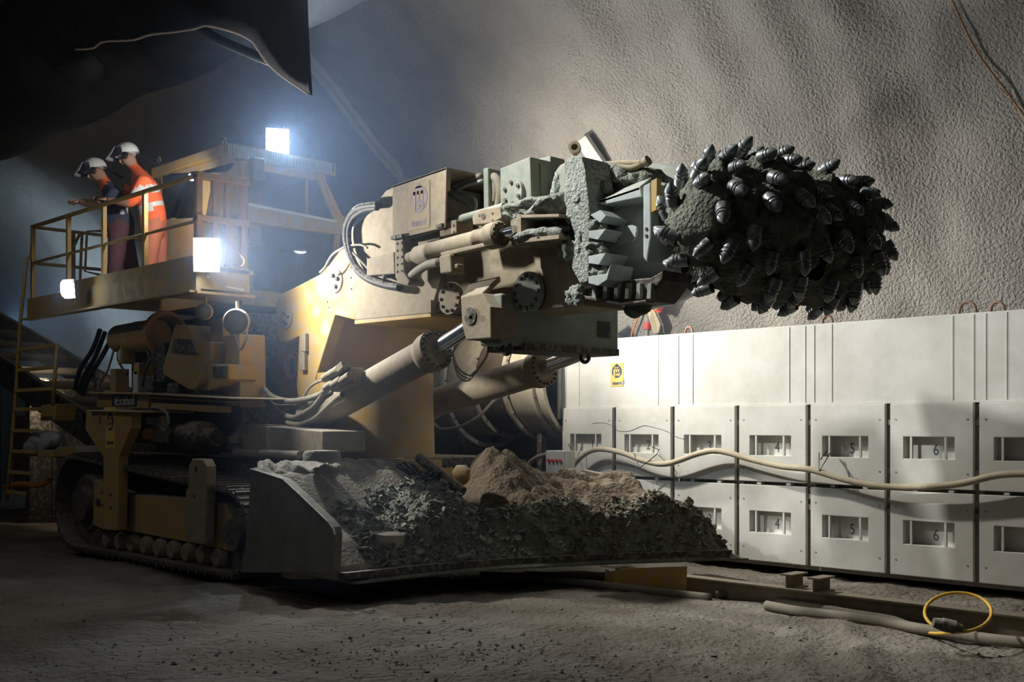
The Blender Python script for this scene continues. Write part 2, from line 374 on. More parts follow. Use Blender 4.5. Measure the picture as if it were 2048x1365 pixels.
b = MB(); b.add([V((.12,-.006,-.13))+c, V((.12,-.006,-.06))+c, V((.06,-.006,-.13))+c], [(0,1,2)]); b.build('sticker_tear', M_SLOT, dc)

b = MB(); b.tube([Q(a, c_, DY-.001) for a, c_ in ((1185,848),(1203,846),(1222,851),(1235,862),(1258,863),(1278,855),(1290,852),(1310,856),(1335,864),(1352,874),(1368,879))], .0035, 5, smooth=3); b.build('hairline_mark', M_NUM, dc)
# hoses, hooks, small things on and below the collector
def hose(name, pts, r, m, label, cat='hose', n=10, k=6, group=None):
    b = MB(); b.tube(pts, r, n, smooth=k); return b.build(name, m, None, smooth='all', label=label, cat=cat, group=group)
pp = [(1128,960),(1142,938),(1165,912),(1195,899),(1240,905),(1290,923),(1335,928),(1400,907),(1440,903),(1500,919),(1560,933),(1620,940),(1690,960),(1760,973),(1840,975),(1920,968),(1990,952),(2048,948),(2120,950),(2200,960),(2300,972),(2400,970)]
hose('hanging_hose', [Q(a, b_, DY-.13) for a, b_ in pp], .036, mat('beige_hose', (.50,.44,.33), (.42,.36,.26), .7, sc=6, bump=.05), 'thick beige hose sagging in waves across the numbered doors')
M_WIRE = flat('dark_wire', (.07,.06,.05), .5, .8)
for pts in ([(1137,888),(1151,921),(1163,895)],[(1268,907),(1279,937),(1313,910),(1318,900),(1305,895)],[(1638,906),(1638,944),(1661,906)],[(1641,920),(1653,902)]):
    hose('wire_hook', [Q(a, b_, DY - .16 + .10*(i==len(pts)-1)) for i, (a, b_) in enumerate(pts)], .0065, M_WIRE, {1137:'small V-shaped wire hook on the door numbered 1',1268:'wide bent wire hook under the door window numbered 2',1638:'long thin wire hook holding the hose on the door numbered 5',1641:'short thin wire end sticking out of the door numbered 5'}[pts[0][0]], 'hook', 6, 1)
# fan duct left of the collector
fd = thing('fan_duct', (-12.3, 12.05, 1.5), 'round cream-coloured fan duct with bolted flanges joining the white unit', 'duct')
FA = V((0, 12.05, 2.35))
def ring(name, x0, x1, r0, r1, m, sm=True, bolts=0):
    b = MB(); b.lathe((x0, FA.y, FA.z), (x1-x0, 0, 0), [(0, r0-.06), (0, r0), (abs(x1-x0), r1), (abs(x1-x0), r1-.06)], 56)
    o = b.build(name, m, fd, smooth=True)
    for i in range(bolts):
        a = 2*math.pi*i/bolts; q = MB(); p = V((x1, FA.y + (r1-.035)*math.cos(a), FA.z + (r1-.035)*math.sin(a))); q.cyl(p, p + V((.018,0,0)), .014, n=6); q.build('bolt', M_DKS, o)
ring('end_cone', -11.16, -10.93, .84, .93, M_FAN); ring('flange', -11.22, -11.17, .90, .90, M_FAN, bolts=20)
ring('duct_section', -11.74, -11.22, .80, .83, M_FAN); ring('flange', -11.80, -11.74, .88, .88, M_FAN, bolts=20)
ring('rubber_sleeve', -12.42, -11.80, .79, .80, M_WRAP); ring('flange', -12.48, -12.42, .86, .86, M_FAN, bolts=16)
ring('fan_housing', -14.3, -12.48, .80, .82, M_FAN); ring('bell_flange', -12.98, -12.90, 1.0, 1.0, M_WHITE, bolts=20)
for x in (-11.5, -13.2):
    for y in (11.7, 12.4):
        b = MB(); b.box(x-.05, x+.05, y-.05, y+.05, -.05, 1.62); b.build('stand_leg', M_DKS, fd)
hose('drain_hose', [Q(862,840,10.6), Q(880,858,10.6), Q(915,855,10.6), Q(955,835,10.7), Q(985,805,10.9), Q(998,795,11.0)], .022, M_HOSE, 'thin brown hose looping below the cream fan duct', k=5)
cb = thing('control_box', (-10.9, 10.7, .9), 'small white switch box with four red lamps beside the loading apron', 'control box')
c = Q(1110, 922, 10.75); b = MB(); b.box(c.x-.17, c.x+.17, c.y, c.y+.2, c.z-.16, c.z+.13); b.build('box', M_WHITE, cb, bevel=.01)
for i in range(4):
    q = MB(); q.cyl((c.x-.11+.07*i, c.y, c.z), (c.x-.11+.07*i, c.y-.02, c.z), .022, n=12); q.build('indicator_lamp', M_RED, cb)
b = MB(); b.box(c.x-.04, c.x+.04, c.y+.05, c.y+.13, -.05, c.z-.16); b.build('post', M_DKS, cb)
hose('curved_conduit', [Q(1052,945,10.9), Q(1058,928,10.9), Q(1075,915,10.9), Q(1100,908,10.9)], .03, M_HOSE, 'short curved beige conduit rising behind the small switch box', k=5)
# rails, beams and hoses on the floor in front of it
def ibeam(b, p, q, hgt, wid, t=.02):
    p = V(p); q = V(q); d = (q-p).normalized(); s = V((-d.y, d.x, 0)) if abs(d.z) < .9 else V((0,1,0)); u = V((0,0,1)) if abs(d.z) < .9 else V((1,0,0))
    for o, sw, uh in ((0, t/2, hgt/2), (hgt/2, wid/2, t/2), (-hgt/2, wid/2, t/2)):
        c = [p + u*(o + e*uh) + s*(f*sw) for e, f in ((-1,-1),(-1,1),(1,1),(1,-1))]; b.prism(c, q-p)
p = QZ(1394, 1156, .17); q = QZ(1966, 1224, .17); e = p + (q-p)*1.5; s_ = p - (q-p)*.35
b = MB(); ibeam(b, (s_.x, s_.y, .07), (e.x, e.y, .07), .2, .16); b.build('steel_rail_beam', M_BEI, None, bevel=.004, label='long dusty steel I-beam lying along the foot of the white unit', cat='beam')
for px, py, lb in ((1591, 1172, 'left of two short upright I-beam stubs on the floor beam'), (1645, 1180, 'right of two short upright I-beam stubs on the floor beam')):
    c = QZ(px, py+3, .17); b = MB(); ibeam(b, (c.x, c.y+.12, .175+.06), (c.x, c.y-.16, .175+.06), .125, .13, .016)
    b.build('beam_stub', M_BEI, None, bevel=.003, label=lb, cat='beam', group='short beam stubs')
z5 = lambda a, c, z=.04: QZ(1200 + a*.414, 1080 + c*.414, z)
hose('floor_hose', [z5(*t) for t in ((560,266),(700,263),(800,280),(900,305),(1050,325),(1200,355),(1400,387),(1500,420),(1650,446),(1800,470))], .04, M_HOSE, 'grey hose lying on the floor nearest the steel beam')
hose('floor_hose', [z5(*t) for t in ((805,318),(950,345),(1150,368),(1350,395),(1550,432),(1750,462),(1900,484),(2100,505))], .045, M_HOSE, 'beige hose lying on the floor in front of the grey one')
hose('floor_hose', [QZ(a, c, .035) for a, c in ((960,1151),(1020,1153),(1100,1160),(1180,1168),(1260,1178),(1330,1186),(1420,1196))], .04, M_HOSE, 'pale hose emerging from under the loading apron toward the yellow plate')
loop = thing('cable_loop', z5(1700,440), 'loop of yellow cable with a plug standing beside the floor beam', 'cable')
c0 = z5(1730,447,.03); b = MB(); pts = []
for i in range(28):
    t = 2*math.pi*i/28; px = 1200 + (1730+162*math.sin(t))*.414; py = 1080 + (352-95*math.cos(t))*.414
    pts.append(QD(px, py, 8.75 + .28*math.cos(t)))
b.tube(pts, .013, 8, closed=True); b.build('cable', M_YCAB, loop, smooth='all')
b = MB(); b.tube([pts[14], z5(1600,452,.03), z5(1500,420,.03), z5(1400,393,.03), z5(1340,392,.03)], .013, 8, smooth=5); b.build('cable_tail', M_YCAB, loop, smooth='all')
a_, c_ = QD(1200+1610*.414, 1080+400*.414, 8.5), QD(1200+1750*.414, 1080+432*.414, 8.48)
b = MB(); b.cyl(a_, a_+(c_-a_)*.3, .035, .045, 14); b.cyl(a_+(c_-a_)*.3, a_+(c_-a_)*.75, .05, .05, 14); b.cyl(a_+(c_-a_)*.75, c_, .042, .03, 14); b.build('plug', M_DKS, loop, smooth=True)
b = MB(); P = [(1210,1139),(1218,1143),(1260,1137),(1370,1133),(1368,1183),(1290,1180),(1208,1171)]; b.prism([QZ(1208,1172,0)]*0 + [Q(px, py, 9.1) for px, py in P], (.02, .012, 0)); o = b.build('yellow_plate', M_YEL, None, bevel=.003, label='scuffed yellow steel plate on edge under the loading apron', cat='plate')
# things on the tunnel wall
M_WCAB = mat('pale_cable_sheath', (.55,.52,.46), (.48,.45,.40), .7, sc=6, bump=.05)
hose('wall_cable', [QV(a, c, .05) for a, c in ((596,110),(640,165),(680,222),(720,280),(752,320),(775,345),(800,372),(815,400))], .06, M_WCAB, 'left cable of the thick pair running down the tunnel wall behind the boom', 'cable', group='wall cables')
hose('wall_cable', [QV(a, c, .05) for a, c in ((606,106),(650,160),(692,220),(732,278),(765,318),(785,345),(795,372),(800,400))], .06, M_WCAB, 'right cable of the thick pair running down the tunnel wall behind the boom', 'cable', group='wall cables')
hose('orange_rope', [QV(a, c, .04) for a, c in ((1880,-20),(1905,35),(1940,100),(1975,150),(2010,198),(2060,265),(2120,360),(2180,470))], .010, flat('dull_orange_rope', (.45,.20,.08), .8), 'thin orange line crossing the tunnel wall at the upper right', 'rope', 6)
c = QV(1184, 308, .12); fp = (V((0, VY, VZ)) - V((0, c.y, c.z))).normalized(); t1 = V((1,0,0)); t2 = fp.cross(t1)
Mt = Matrix((t1, t2, fp)).transposed().to_4x4() @ Matrix.Rotation(.28, 4, 'Z')
b = MB(); b.obox(c, .22, .50, .07, Mt); b.build('wall_board', M_WHITE, None, bevel=.005, label='small cream board fixed to the tunnel wall above the boom', cat='board')
# red caps and plugs on the wall above the white unit
c = QV(1312, 602, .16); n_ = (V((0, VY, VZ)) - V((0, c.y, c.z))).normalized()
t = thing('wall_socket', c - V((0,0,.3)), 'red and yellow plastic cap with a cream cloth hung on the tunnel wall', 'cap')
b = MB(); b.blob(c, .15, .05, .17, .35, 9, 3, seed=2); b.build('red_cap', flat('bright_red_plastic', (.85,.10,.05), .5), t, smooth=True)
b = MB(); b.tube([c + V((.0+.05*math.cos(a), -.07, -.07+.06*math.sin(a))) for a in [2*math.pi*i/16 for i in range(16)]], .018, 8, closed=True); b.build('yellow_ring', M_STICK, t, smooth='all')
b = MB(); b.cyl(c + V((0,-.03,.02)), c + V((0,-.11,.02)), .035, .03, 12); b.build('grey_knob', M_GRN, t)
b = MB(); m0 = QV(1292,610,.14); pts = [QV(1288,608,.12), QV(1300,610,.16), QV(1316,650,.14), QV(1313,668,.12), QV(1302,668,.15), QV(1296,645,.17)]; b.prism(pts, n_*.03); b.build('cream_cloth', mat('cream_cloth', (.62,.54,.38), (.52,.45,.32), .9, sc=6), t, bevel=.008)
c = QV(1290, 648, .16)
t = thing('wall_plug', c - V((0,0,.15)), 'small red and grey plug hanging beside the red cap on the wall', 'plug')
b = MB(); b.cyl(c, c + V((0,-.02,-.10)), .055, .05, 14); b.build('red_collar', M_RED, t, smooth=True)
b = MB(); b.cyl(c + V((0,.0,.10)), c, .04, .055, 14); b.build('grey_body', M_GRN, t, smooth=True)
b = MB(); b.cyl(c + V((0,-.02,-.10)), c + V((0,-.02,-.22)), .035, .02, 12); b.build('cable_gland', M_GRN, t, smooth=True)
hose('orange_cable', [QV(1274,622,.08), QV(1268,645,.08), QV(1258,668,.08), QV(1252,690,.08)], .014, M_ORA, 'left of two orange cables hanging behind the white unit', 'cable', 8, 4)
hose('orange_cable', [QV(1291,670,.14), QV(1292,690,.14), QV(1291,705,.1)], .014, M_ORA, 'right orange cable hanging from the red plug', 'cable', 8, 4)

# ================================================================ torn black ventilation duct under the crown
vd = thing('ventilation_duct', (-14, 7.2, 5.0), 'torn black fabric ventilation duct hanging at the upper left', 'duct')
b = MB(); n = 40; prof = []
X0, X1 = -30.0, -9.3
for i in range(60):
    x = X0 + (X1-X0)*i/59
    r = 1.0 + .04*math.sin(x*2.1)
    prof.append((x - X0, r))
b.lathe((X0, 7.2, 7.28), (1,0,0), prof, n); o = b.build('duct_tube', M_DUCT, vd, smooth='all')
s = o.modifiers.new('solidify', 'SOLIDIFY'); s.thickness = .02
edge = [(150,99),(215,88),(270,80),(330,68),(370,56),(420,54),(470,65),(505,82),(520,95),(555,135),(580,160),(612,188)]
eb = spline([Q(a, c, 6.2) for a, c in edge], 4)
b = MB(); K = 10; vs = []; fs = []
for i, p in enumerate(eb):
    for j in range(K+1):
        u = j/K; vs.append((p.x, 6.2 + .05*math.sin(p.x*5 + u*3)*u*(1-u*.0) - .04*u*math.sin(p.x*2.3), p.z + (7.3 - p.z)*(1-u) if False else 7.3 + (p.z - 7.3)*u))
for i in range(len(eb)-1):
    for j in range(K): fs.append([i*(K+1)+j, i*(K+1)+j+1, (i+1)*(K+1)+j+1, (i+1)*(K+1)+j])
b.add(vs, fs); o = b.build('torn_flap', M_DUCT, vd, smooth='all'); s = o.modifiers.new('solidify', 'SOLIDIFY'); s.thickness = .015
b = MB(); b.tube([V(vs[i*(K+1)+K]) + V((0,-.02,0)) for i in range(len(eb))], .011, 6); b.build('edge_rope', flat('pale_rope', (.55,.45,.36), .8), vd, smooth='all')
b = MB(); b.tube([Q(400,56,6.35), Q(440,80,6.35), Q(480,98,6.35), Q(520,115,6.35), Q(545,124,6.35)], .05, 8, smooth=4); b.build('cloth_fold', M_DUCT, vd, smooth='all')
b = MB(); c = Q(130, 112, 6.3); b.blob(c + V((0,.3,-.05)), .5, .3, .28, .3, 3, 3); b.build('gathered_cloth', M_DUCT, vd, smooth=True)
# ================================================================ roadheader
RH = thing('roadheader', (-11, 8.3, 0), 'huge yellow tracked tunnelling machine with a studded cutter head on its boom', 'machine')
def part(name, b, m, parent=None, bevel=.012, smooth=False, label=None, kind=None, seg=2): return b.build(name, m, parent or RH, bevel=bevel, smooth=smooth, label=label, kind=kind, seg=seg)
def sidep(name, px, y0, y1, m, parent=None, bevel=.012): b = MB(); b.side(px, y0, y1); return part(name, b, m, parent, bevel)
BOLT = None
def bolt_at(p, d, r=.018, h=.018, parent=None, m=None):
    global BOLT
    if BOLT is None:
        b = MB(); b.cyl((0,0,0), (0,0,1), 1, .92, 6); BOLT = b.mesh('bolt', M_DKS)
    return link('bolt', BOLT, Matrix.Translation(p) @ frame_to(d) @ Matrix.Diagonal((r, r, h, 1)), parent or RH)
def disc_y(name, c, r, t, m, parent=None, bolts=0, br=.02, rb=.78, a0=0, arc=2*math.pi):   # round cover facing -y
    c = V(c); b = MB(); b.lathe((c.x, c.y, c.z), (0,-1,0), [(0, r), (t*.7, r), (t, r*.96), (t, 0)], 40); o = part(name, b, m, parent, 0, True)
    for i in range(bolts):
        a = a0 + arc*i/bolts; bolt_at((c.x + r*rb*math.cos(a), c.y - t, c.z + r*rb*math.sin(a)), (0,-1,0), br, br*.8, o if parent is None else parent)
    return o

# ---------------------------------------------------------------- crawler tracks
C1, R1, C2, R2 = V((-14.62, 0, .67)), .61, V((-10.82, 0, .53)), .47
def track_path():
    d = C2 - C1; L = d.length; a = math.atan2(d.z, d.x); al = math.acos((R1 - R2)/L)
    pts = []
    for i in range(41): t = a + al + (2*math.pi - 2*al)*i/40; pts.append(C1 + V((R1*math.cos(t), 0, R1*math.sin(t))))
    e0 = pts[-1]; t0 = a - al; s0 = C2 + V((R2*math.cos(t0), 0, R2*math.sin(t0)))
    pts += [e0 + (s0-e0)*i/60 for i in range(1, 60)]
    for i in range(41): t = a - al + 2*al*i/40; pts.append(C2 + V((R2*math.cos(t), 0, R2*math.sin(t))))
    e1 = pts[-1]; pts += [e1 + (pts[0]-e1)*i/60 for i in range(1, 60)]
    return pts
TP = track_path(); cum = [0]
for i in range(len(TP)): cum.append(cum[-1] + (TP[(i+1) % len(TP)] - TP[i]).length)
def on_track(s):
    s %= cum[-1]
    for i in range(len(TP)):
        if cum[i+1] >= s:
            p, q = TP[i], TP[(i+1) % len(TP)]; return p + (q-p)*((s-cum[i])/(cum[i+1]-cum[i]+1e-9)), (q-p).normalized()
b = MB(); b.box(-.088, .088, -.38, .38, -.02, .018); b.box(-.088, -.05, -.38, .38, .018, .052); b.box(.02, .04, -.38, .38, .018, .036)
for y in (-.16, .10): b.box(-.1, .1, y, y+.06, -.10, -.02)
for y in (-.30, .22): b.cyl((.065, y, .018), (.065, y, .03), .016, n=6)
SHOE = b.mesh('track_shoe', M_TRK)
for yc, side in ((6.62, 0), (9.98, 1)):
    b = MB(); b.box(-14.2, -11.2, yc-.10, yc+.10, .36, .78); tr = part('crawler_track', b, M_TRK)
    for k, (c, r) in enumerate(((C1, R1), (C2, R2))):
        b = MB(); b.lathe((c.x, yc-.2, c.z), (0,1,0), [(0,.08),(0,r*.55),(.05,r*.62),(.05,r*.84),(.35,r*.84),(.35,r*.62),(.4,r*.55),(.4,.08)], 32)
        b.cyl((c.x, yc-.3, c.z), (c.x, yc-.15, c.z), r*.36, r*.42, 24)
        b.build(('drive_sprocket','idler_wheel')[k], M_TRK, tr, smooth=True)
    N = int(cum[-1]/.186)
    for i in range(N):
        p, d = on_track(i*cum[-1]/N); up = V((d.z, 0, -d.x)); up = -up if up.dot(p - (C1+C2)/2) < 0 else up
        M = Matrix((d, up.cross(d), up)).transposed().to_4x4(); M.translation = V((p.x, yc, p.z)) - up*.03 + V((0,0,.03))
        link('track_shoe', SHOE, M, tr)
    for i in range(9):
        x = -13.95 + i*.34; q = MB(); z = .255
        q.lathe((x, yc-.26, z), (0,1,0), [(0,0),(0,.09),(.08,.13),(.12,.10),(.40,.10),(.44,.13),(.52,.09),(.52,0)], 20); q.build('track_roller', M_BEI, tr, smooth=True)
sidep('track_frame', [(188,962),(241,988),(377,997),(449,1006),(469,1046),(463,1104),(407,1091),(241,1060),(186,1050)], 6.38, 6.9, M_YELD)
b = MB(); b.box(-14, -10.7, 9.7, 10.2, .3, .85); part('track_frame', b, M_YELD)
col = sidep('support_column', [(172,820),(263,822),(262,857),(237,915),(234,1062),(206,1060),(206,914),(170,860)], 6.17, 6.30, M_YELD)
sidep('column_foot', [(189,958),(206,966),(206,1060),(185,1050)], 6.22, 6.36, M_YELD, col)
for a, c in ((205,985),(222,990),(205,1010),(222,1015)): bolt_at(Q(a, c, 6.17), (0,-1,0), .02, .015, col)
disc_y('hole_cover', Q(196, 1005, 6.21), .05, .012, M_DKS, col)
emblem(col, Q(221, 856, 6.17), .26, .50, M_STICK, M_INK, M_STICK)
lettering('3', .13, Q(199, 842, 6.165), FACE_Y, M_NUM, col, name='column_number')
b = MB(); b.side([(172,820),(263,822),(263,826),(172,824)], 6.1, 6.9); part('column_ledge', b, M_YELD, col)
st = sidep('lug_plate', [(377,931),(385,918),(406,919),(413,933),(409,1091),(371,1080),(371,984),(376,975)], 6.20, 6.32, M_BEI)
disc_y('lug_hole', Q(392, 938, 6.20), .035, .006, M_DKS, st); disc_y('lug_hole', Q(389, 993, 6.20), .02, .006, M_DKS, st)
disc_y('frame_hole', Q(458, 1073, 6.38), .035, .008, M_DKS)
# ---------------------------------------------------------------- hull
b = MB(); b.box(-15.2, -10.2, 7.02, 9.58, .35, 1.32); part('hull', b, M_DKS)
b = MB(); b.box(-15.6, -12.6, 7.5, 9.4, 1.32, 3.1); part('engine_house', b, M_DKS)
sidep('front_deck_beam', [(452,893),(478,849),(560,855),(646,863),(646,906),(520,906),(452,900)], 6.95, 7.5, M_BEI)
sidep('deck_bracket', [(446,873),(474,872),(474,888),(446,888)], 6.88, 6.96, M_BEI)
sidep('hose_tray', [(440,905),(610,909),(610,918),(440,916)], 6.9, 7.2, M_BEI)
b = MB(); b.cyl(Q(470,906,6.88), Q(600,911,6.88), .045, n=12); part('deck_pipe', b, M_HOSE, None, 0, True)
b = MB(); b.lathe(Q(335,872,6.75), Q(442,877,6.75)-Q(335,872,6.75), [(0,0),(0,.15),(.62,.16),(.66,.19),(.95,.19),(1.0,.12),(1.2,.10),(1.2,0)], 28); part('travel_motor', b, M_DKS, None, 0, True)
up = sidep('frame_channel', [(193,789),(296,791),(296,818),(193,816)], 6.62, 7.2, M_YELD)
np_ = sidep('name_plate', [(224,791),(272,792),(271,813),(224,812)], 6.605, 6.62, M_BLUSIGN, up, 0)
lettering('Eickhoff', .17, Q(251, 802.5, 6.60), FACE_Y, M_WHITE, up, sx=.95, bold=.003, name='name_lettering')
sidep('name_mark', [(229,793),(232,793),(232,811),(229,811)], 6.60, 6.606, M_WHITE, up, 0)
sidep('frame_ledge', [(177,784),(294,786),(456,796),(456,799),(294,790),(177,788)], 6.5, 7.3, M_YELD)
ch = sidep('side_channel', [(294,793),(450,802),(450,806),(294,797)], 6.58, 6.9, M_YELD); sidep('channel_web', [(294,796),(450,805),(450,812),(300,806)], 6.75, 6.9, M_WOOD, ch); sidep('channel_flange', [(300,806),(432,812),(432,826),(306,818)], 6.6, 6.8, M_YELD, ch)
jb = sidep('socket_frame', [(264,826),(323,826),(323,888),(262,886)], 6.62, 6.66, M_YELD)
sidep('socket_box', [(283,836),(322,832),(322,886),(283,884)], 6.5, 6.62, M_BEI, jb)
b = MB(); b.cyl(Q(280,868,6.52), Q(296,868,6.45), .09, .07, 16); b.build('orange_plug', flat('faded_orange_plastic', (.45,.20,.06), .6), jb, smooth=True)
b = MB(); b.box(*[v for q in zip(Q(282,850,6.4), Q(310,835,6.5)) for v in sorted(q)]); b.build('socket_housing', M_GRN, jb, bevel=.01)
b = MB(); b.tube([Q(302,826,6.45), Q(304,815,6.45), Q(330,822,6.42), Q(337,845,6.42), Q(330,862,6.45), Q(316,850,6.45)], .018, 8, smooth=5); b.build('socket_cable', M_HOSE, jb, smooth='all')
# side machinery: gearbox cover, tank, small boxes
gc = sidep('gearbox_cover', [(337,695),(350,650),(374,650),(390,681),(420,684),(420,729),(457,729),(457,759),(438,774),(418,782),(378,780),(327,750),(325,735)], 6.78, 7.15, M_YELD)
sidep('cover_opening', [(349,677),(381,680),(395,711),(341,706)], 6.77, 6.785, M_DKS, gc, 0)
sidep('cover_opening', [(425,733),(452,734),(452,756),(426,755)], 6.77, 6.785, M_DKS, gc, 0)
disc_y('shaft_boss', Q(402, 753, 6.78), .15, .09, M_YELD, gc)
sidep('rear_post', [(446,672),(478,668),(480,815),(446,806)], 6.95, 7.3, M_YELD)
sidep('lamp_bracket', [(420,640),(445,636),(446,690),(420,690)], 7.0, 7.1, M_YELD)
tk = MB(); p, q = Q(238,679,7.0), Q(330,668,7.0); d = (q-p); L_ = d.length
tk.lathe(p, d, [(0,0),(0,.13),(.04,.19),(L_*.45,.20),(L_*.45,.205),(L_*.5,.205),(L_*.5,.20),(L_-.06,.21),(L_-.06,.27),(L_,.27),(L_,.22),(L_-.2,.2),(L_-.2,0)], 36); part('cylindrical_tank', tk, M_YELD, None, 0, True)
b = MB(); b.lathe(q, d, [(-.02,.29),(.06,.29),(.06,.24),(-.1,.22)], 36); part('tank_flange', b, M_WOOD, None, 0, True)
for a, c, w, h, m in ((270,765,.14,.30,M_WHITE),(239,711,.12,.22,M_YELD),(272,738,.14,.16,M_YELD),(300,768,.2,.2,M_DKS),(320,725,.22,.5,M_DKS),(225,768,.16,.4,M_YELD),(345,778,.3,.12,M_DKS)):
    c0 = Q(a, c, 6.85); b = MB(); b.box(c0.x-w/2, c0.x+w/2, c0.y, c0.y+.2, c0.z-h/2, c0.z+h/2); part('valve_box', b, m)
c0 = Q(238.5, 711, 6.845); b = MB(); b.box(c0.x-.04, c0.x+.04, c0.y-.004, c0.y, c0.z-.06, c0.z+.06); part('box_label', b, M_WHITE, None, 0)
for pts in ([(195,783),(202,762),(215,742),(228,700)],[(190,775),(188,740),(205,715),(232,655)],[(285,775),(290,745),(300,720),(285,690)],[(305,772),(312,745),(318,715),(330,700)],[(240,690),(236,720),(255,750)],[(470,668),(480,700),(492,680),(494,660)]):
    b = MB(); b.tube([Q(a, c, 6.85+.03*i) for i, (a, c) in enumerate(pts)], .016, 8, smooth=5); part('service_hose', b, M_HOSE if pts[0][0] in (195, 470) else M_RUB, None, 0, 'all')
for i in range(14):                                            # hose bundle between cab and turret
    a = 484 + i*3.6 + random.uniform(-2, 2); y = 7.6 + .05*(i % 4)
    b = MB(); b.tube([Q(a, 660, y), Q(a+random.uniform(-6,6), 700, y), Q(a+random.uniform(-10,8), 740+random.uniform(0,12), y-.05), Q(a+8, 790, y)], .013, 6, smooth=4); part('hose_strand', b, M_RUB, None, 0, 'all')
for a, c, r in ((408,624,.095),(472,644,.145)):
    p = Q(a, c, 6.55); d = V((.75,-.6,-.12)).normalized(); b = MB(); b.lathe(p, -d, [(-.02,r*.9),(0,r),(.05,r),(.16,r*.5),(.16,0)], 28); o = part('round_work_light', b, M_YELD, None, 0, True)
    b = MB(); b.lathe(p, d, [(-.01,r*.9),(.012,r*.6),(.02,0)], 28); b.build('lamp_glass', M_LAMPD, o, smooth=True)
    b = MB(); b.cyl(p - d*.1, p - d*.1 + V((0,0,.22)), .02, n=8); b.build('lamp_arm', M_YELD, o)
# ---------------------------------------------------------------- operator platform, railings and ladder
DZ = 3.48
XF = Q(393, 450, 6.42).x; YE = QX(490, 400, XF).y
pf = MB(); pf.box(-16.45, XF+.1, 6.42, YE+.05, DZ-.05, DZ); pf.box(-16.45, -14.5, 7.3, 9.4, DZ-.05, DZ); pf = part('platform_deck', pf, M_YELD, None, .006)
for nm, y0, y1, x0, x1 in (('edge_channel', 6.40, 6.43, -16.45, XF+.1),):
    b = MB(); b.box(x0, x1, 6.36, 6.42, DZ-.30, DZ+.0); b.box(x0, x1, 6.28, 6.42, DZ-.31, DZ-.285); b.build(nm, M_YELD, pf, bevel=.004)
    b = MB(); b.box(-15.2, XF+.1, 6.38, 6.40, DZ, DZ+.12); b.build('toe_board', M_YELD, pf)
b = MB(); b.box(XF+.02, XF+.1, 6.42, YE, DZ-.26, DZ+.02); b.build('front_channel', M_YELD, pf, bevel=.004)
b = MB(); b.box(XF-.5, XF+.16, 6.34, YE+.04, DZ-.32, DZ-.29); b.build('front_ledge', M_YELD, pf)
RZ, MZ = 4.50, 3.99
gr = MB(); gr.tube([(-16.42,6.42,RZ),(XF-.05,6.42,RZ),(XF,6.47,RZ),(XF,YE,RZ)], .028, 10); gr = part('guard_rail', gr, M_YELD, None, 0, 'all')
b = MB(); b.tube([(-16.42,6.42,MZ),(XF,6.42,MZ)], .02, 8); b.build('middle_rail', M_YELD, gr, smooth='all')
for px in (66, 137, 208, 290):
    x = Q(px, 450, 6.42).x; b = MB(); b.box(x-.03, x+.03, 6.395, 6.445, DZ-.2, RZ); b.build('rail_post', M_YELD, gr)
for pts in ([(-16.42,6.42,RZ),(-16.42,9.0,RZ)],[(-16.42,6.42,MZ),(-16.42,9.0,MZ)]):
    b = MB(); b.tube(pts, .024, 8); b.build('rear_rail', M_YELD, gr, smooth='all')
for y in (7.0, 7.8, 9.0):
    b = MB(); b.box(-16.45, -16.39, y-.03, y+.03, DZ, RZ); b.build('rail_post', M_YELD, gr)
b = MB(); g0 = [QX(a, c, -16.3) for a, c in ((137,515),(160,467),(164,470),(160,560))]; b.tube(g0, .022, 8); b.build('gate_frame', M_YELD, gr)
b = MB(); g1 = [QX(a, c, -16.2) for a, c in ((205,462),(174,463),(170,543),(200,550))]; b.tube(g1, .018, 8); b.build('gate_frame', M_YELD, gr)
# framework at the front end of the platform (holds the big lamp)
ff = MB(); ff.box(XF-.04, XF+.04, 6.40, 6.48, DZ, RZ+.02); ff = part('lamp_frame', ff, M_WOOD)
for u in (.36, .62, .95):
    y = 6.42 + (YE-6.42)*u; b = MB(); b.box(XF-.04, XF+.03, y-.03, y+.03, DZ, RZ); b.build('frame_post', M_WOOD, ff, bevel=.004)
for z in (RZ, 4.02):
    b = MB(); b.box(XF-.05, XF+.06, 6.4, YE+.03, z-.03, z+.04); b.build('frame_bar', M_WOOD, ff, bevel=.004)
b = MB(); b.prism([(XF-.01,6.62,4.48),(XF-.01,6.78,4.48),(XF-.01,6.70,4.05),(XF-.01,6.54,4.05)], (.02,0,0)); b.build('frame_gusset', M_WOOD, ff)
b = MB(); b.box(XF-.03, XF-.01, 6.5, YE-.05, DZ, 3.98); b.build('frame_panel', M_YELD, ff)
b = MB(); b.tube([Q(455,478,6.9), Q(470,500,6.85), Q(488,520,6.85), Q(482,533,6.85), Q(465,528,6.9)], .008, 6, smooth=5); b.build('lamp_cable', M_ORA, ff, smooth='all')
b = MB(); b.cyl(QX(451,574,XF+.2), QX(487,581,XF+.2), .014, n=8); b.build('tie_bar', M_WHITE, ff)
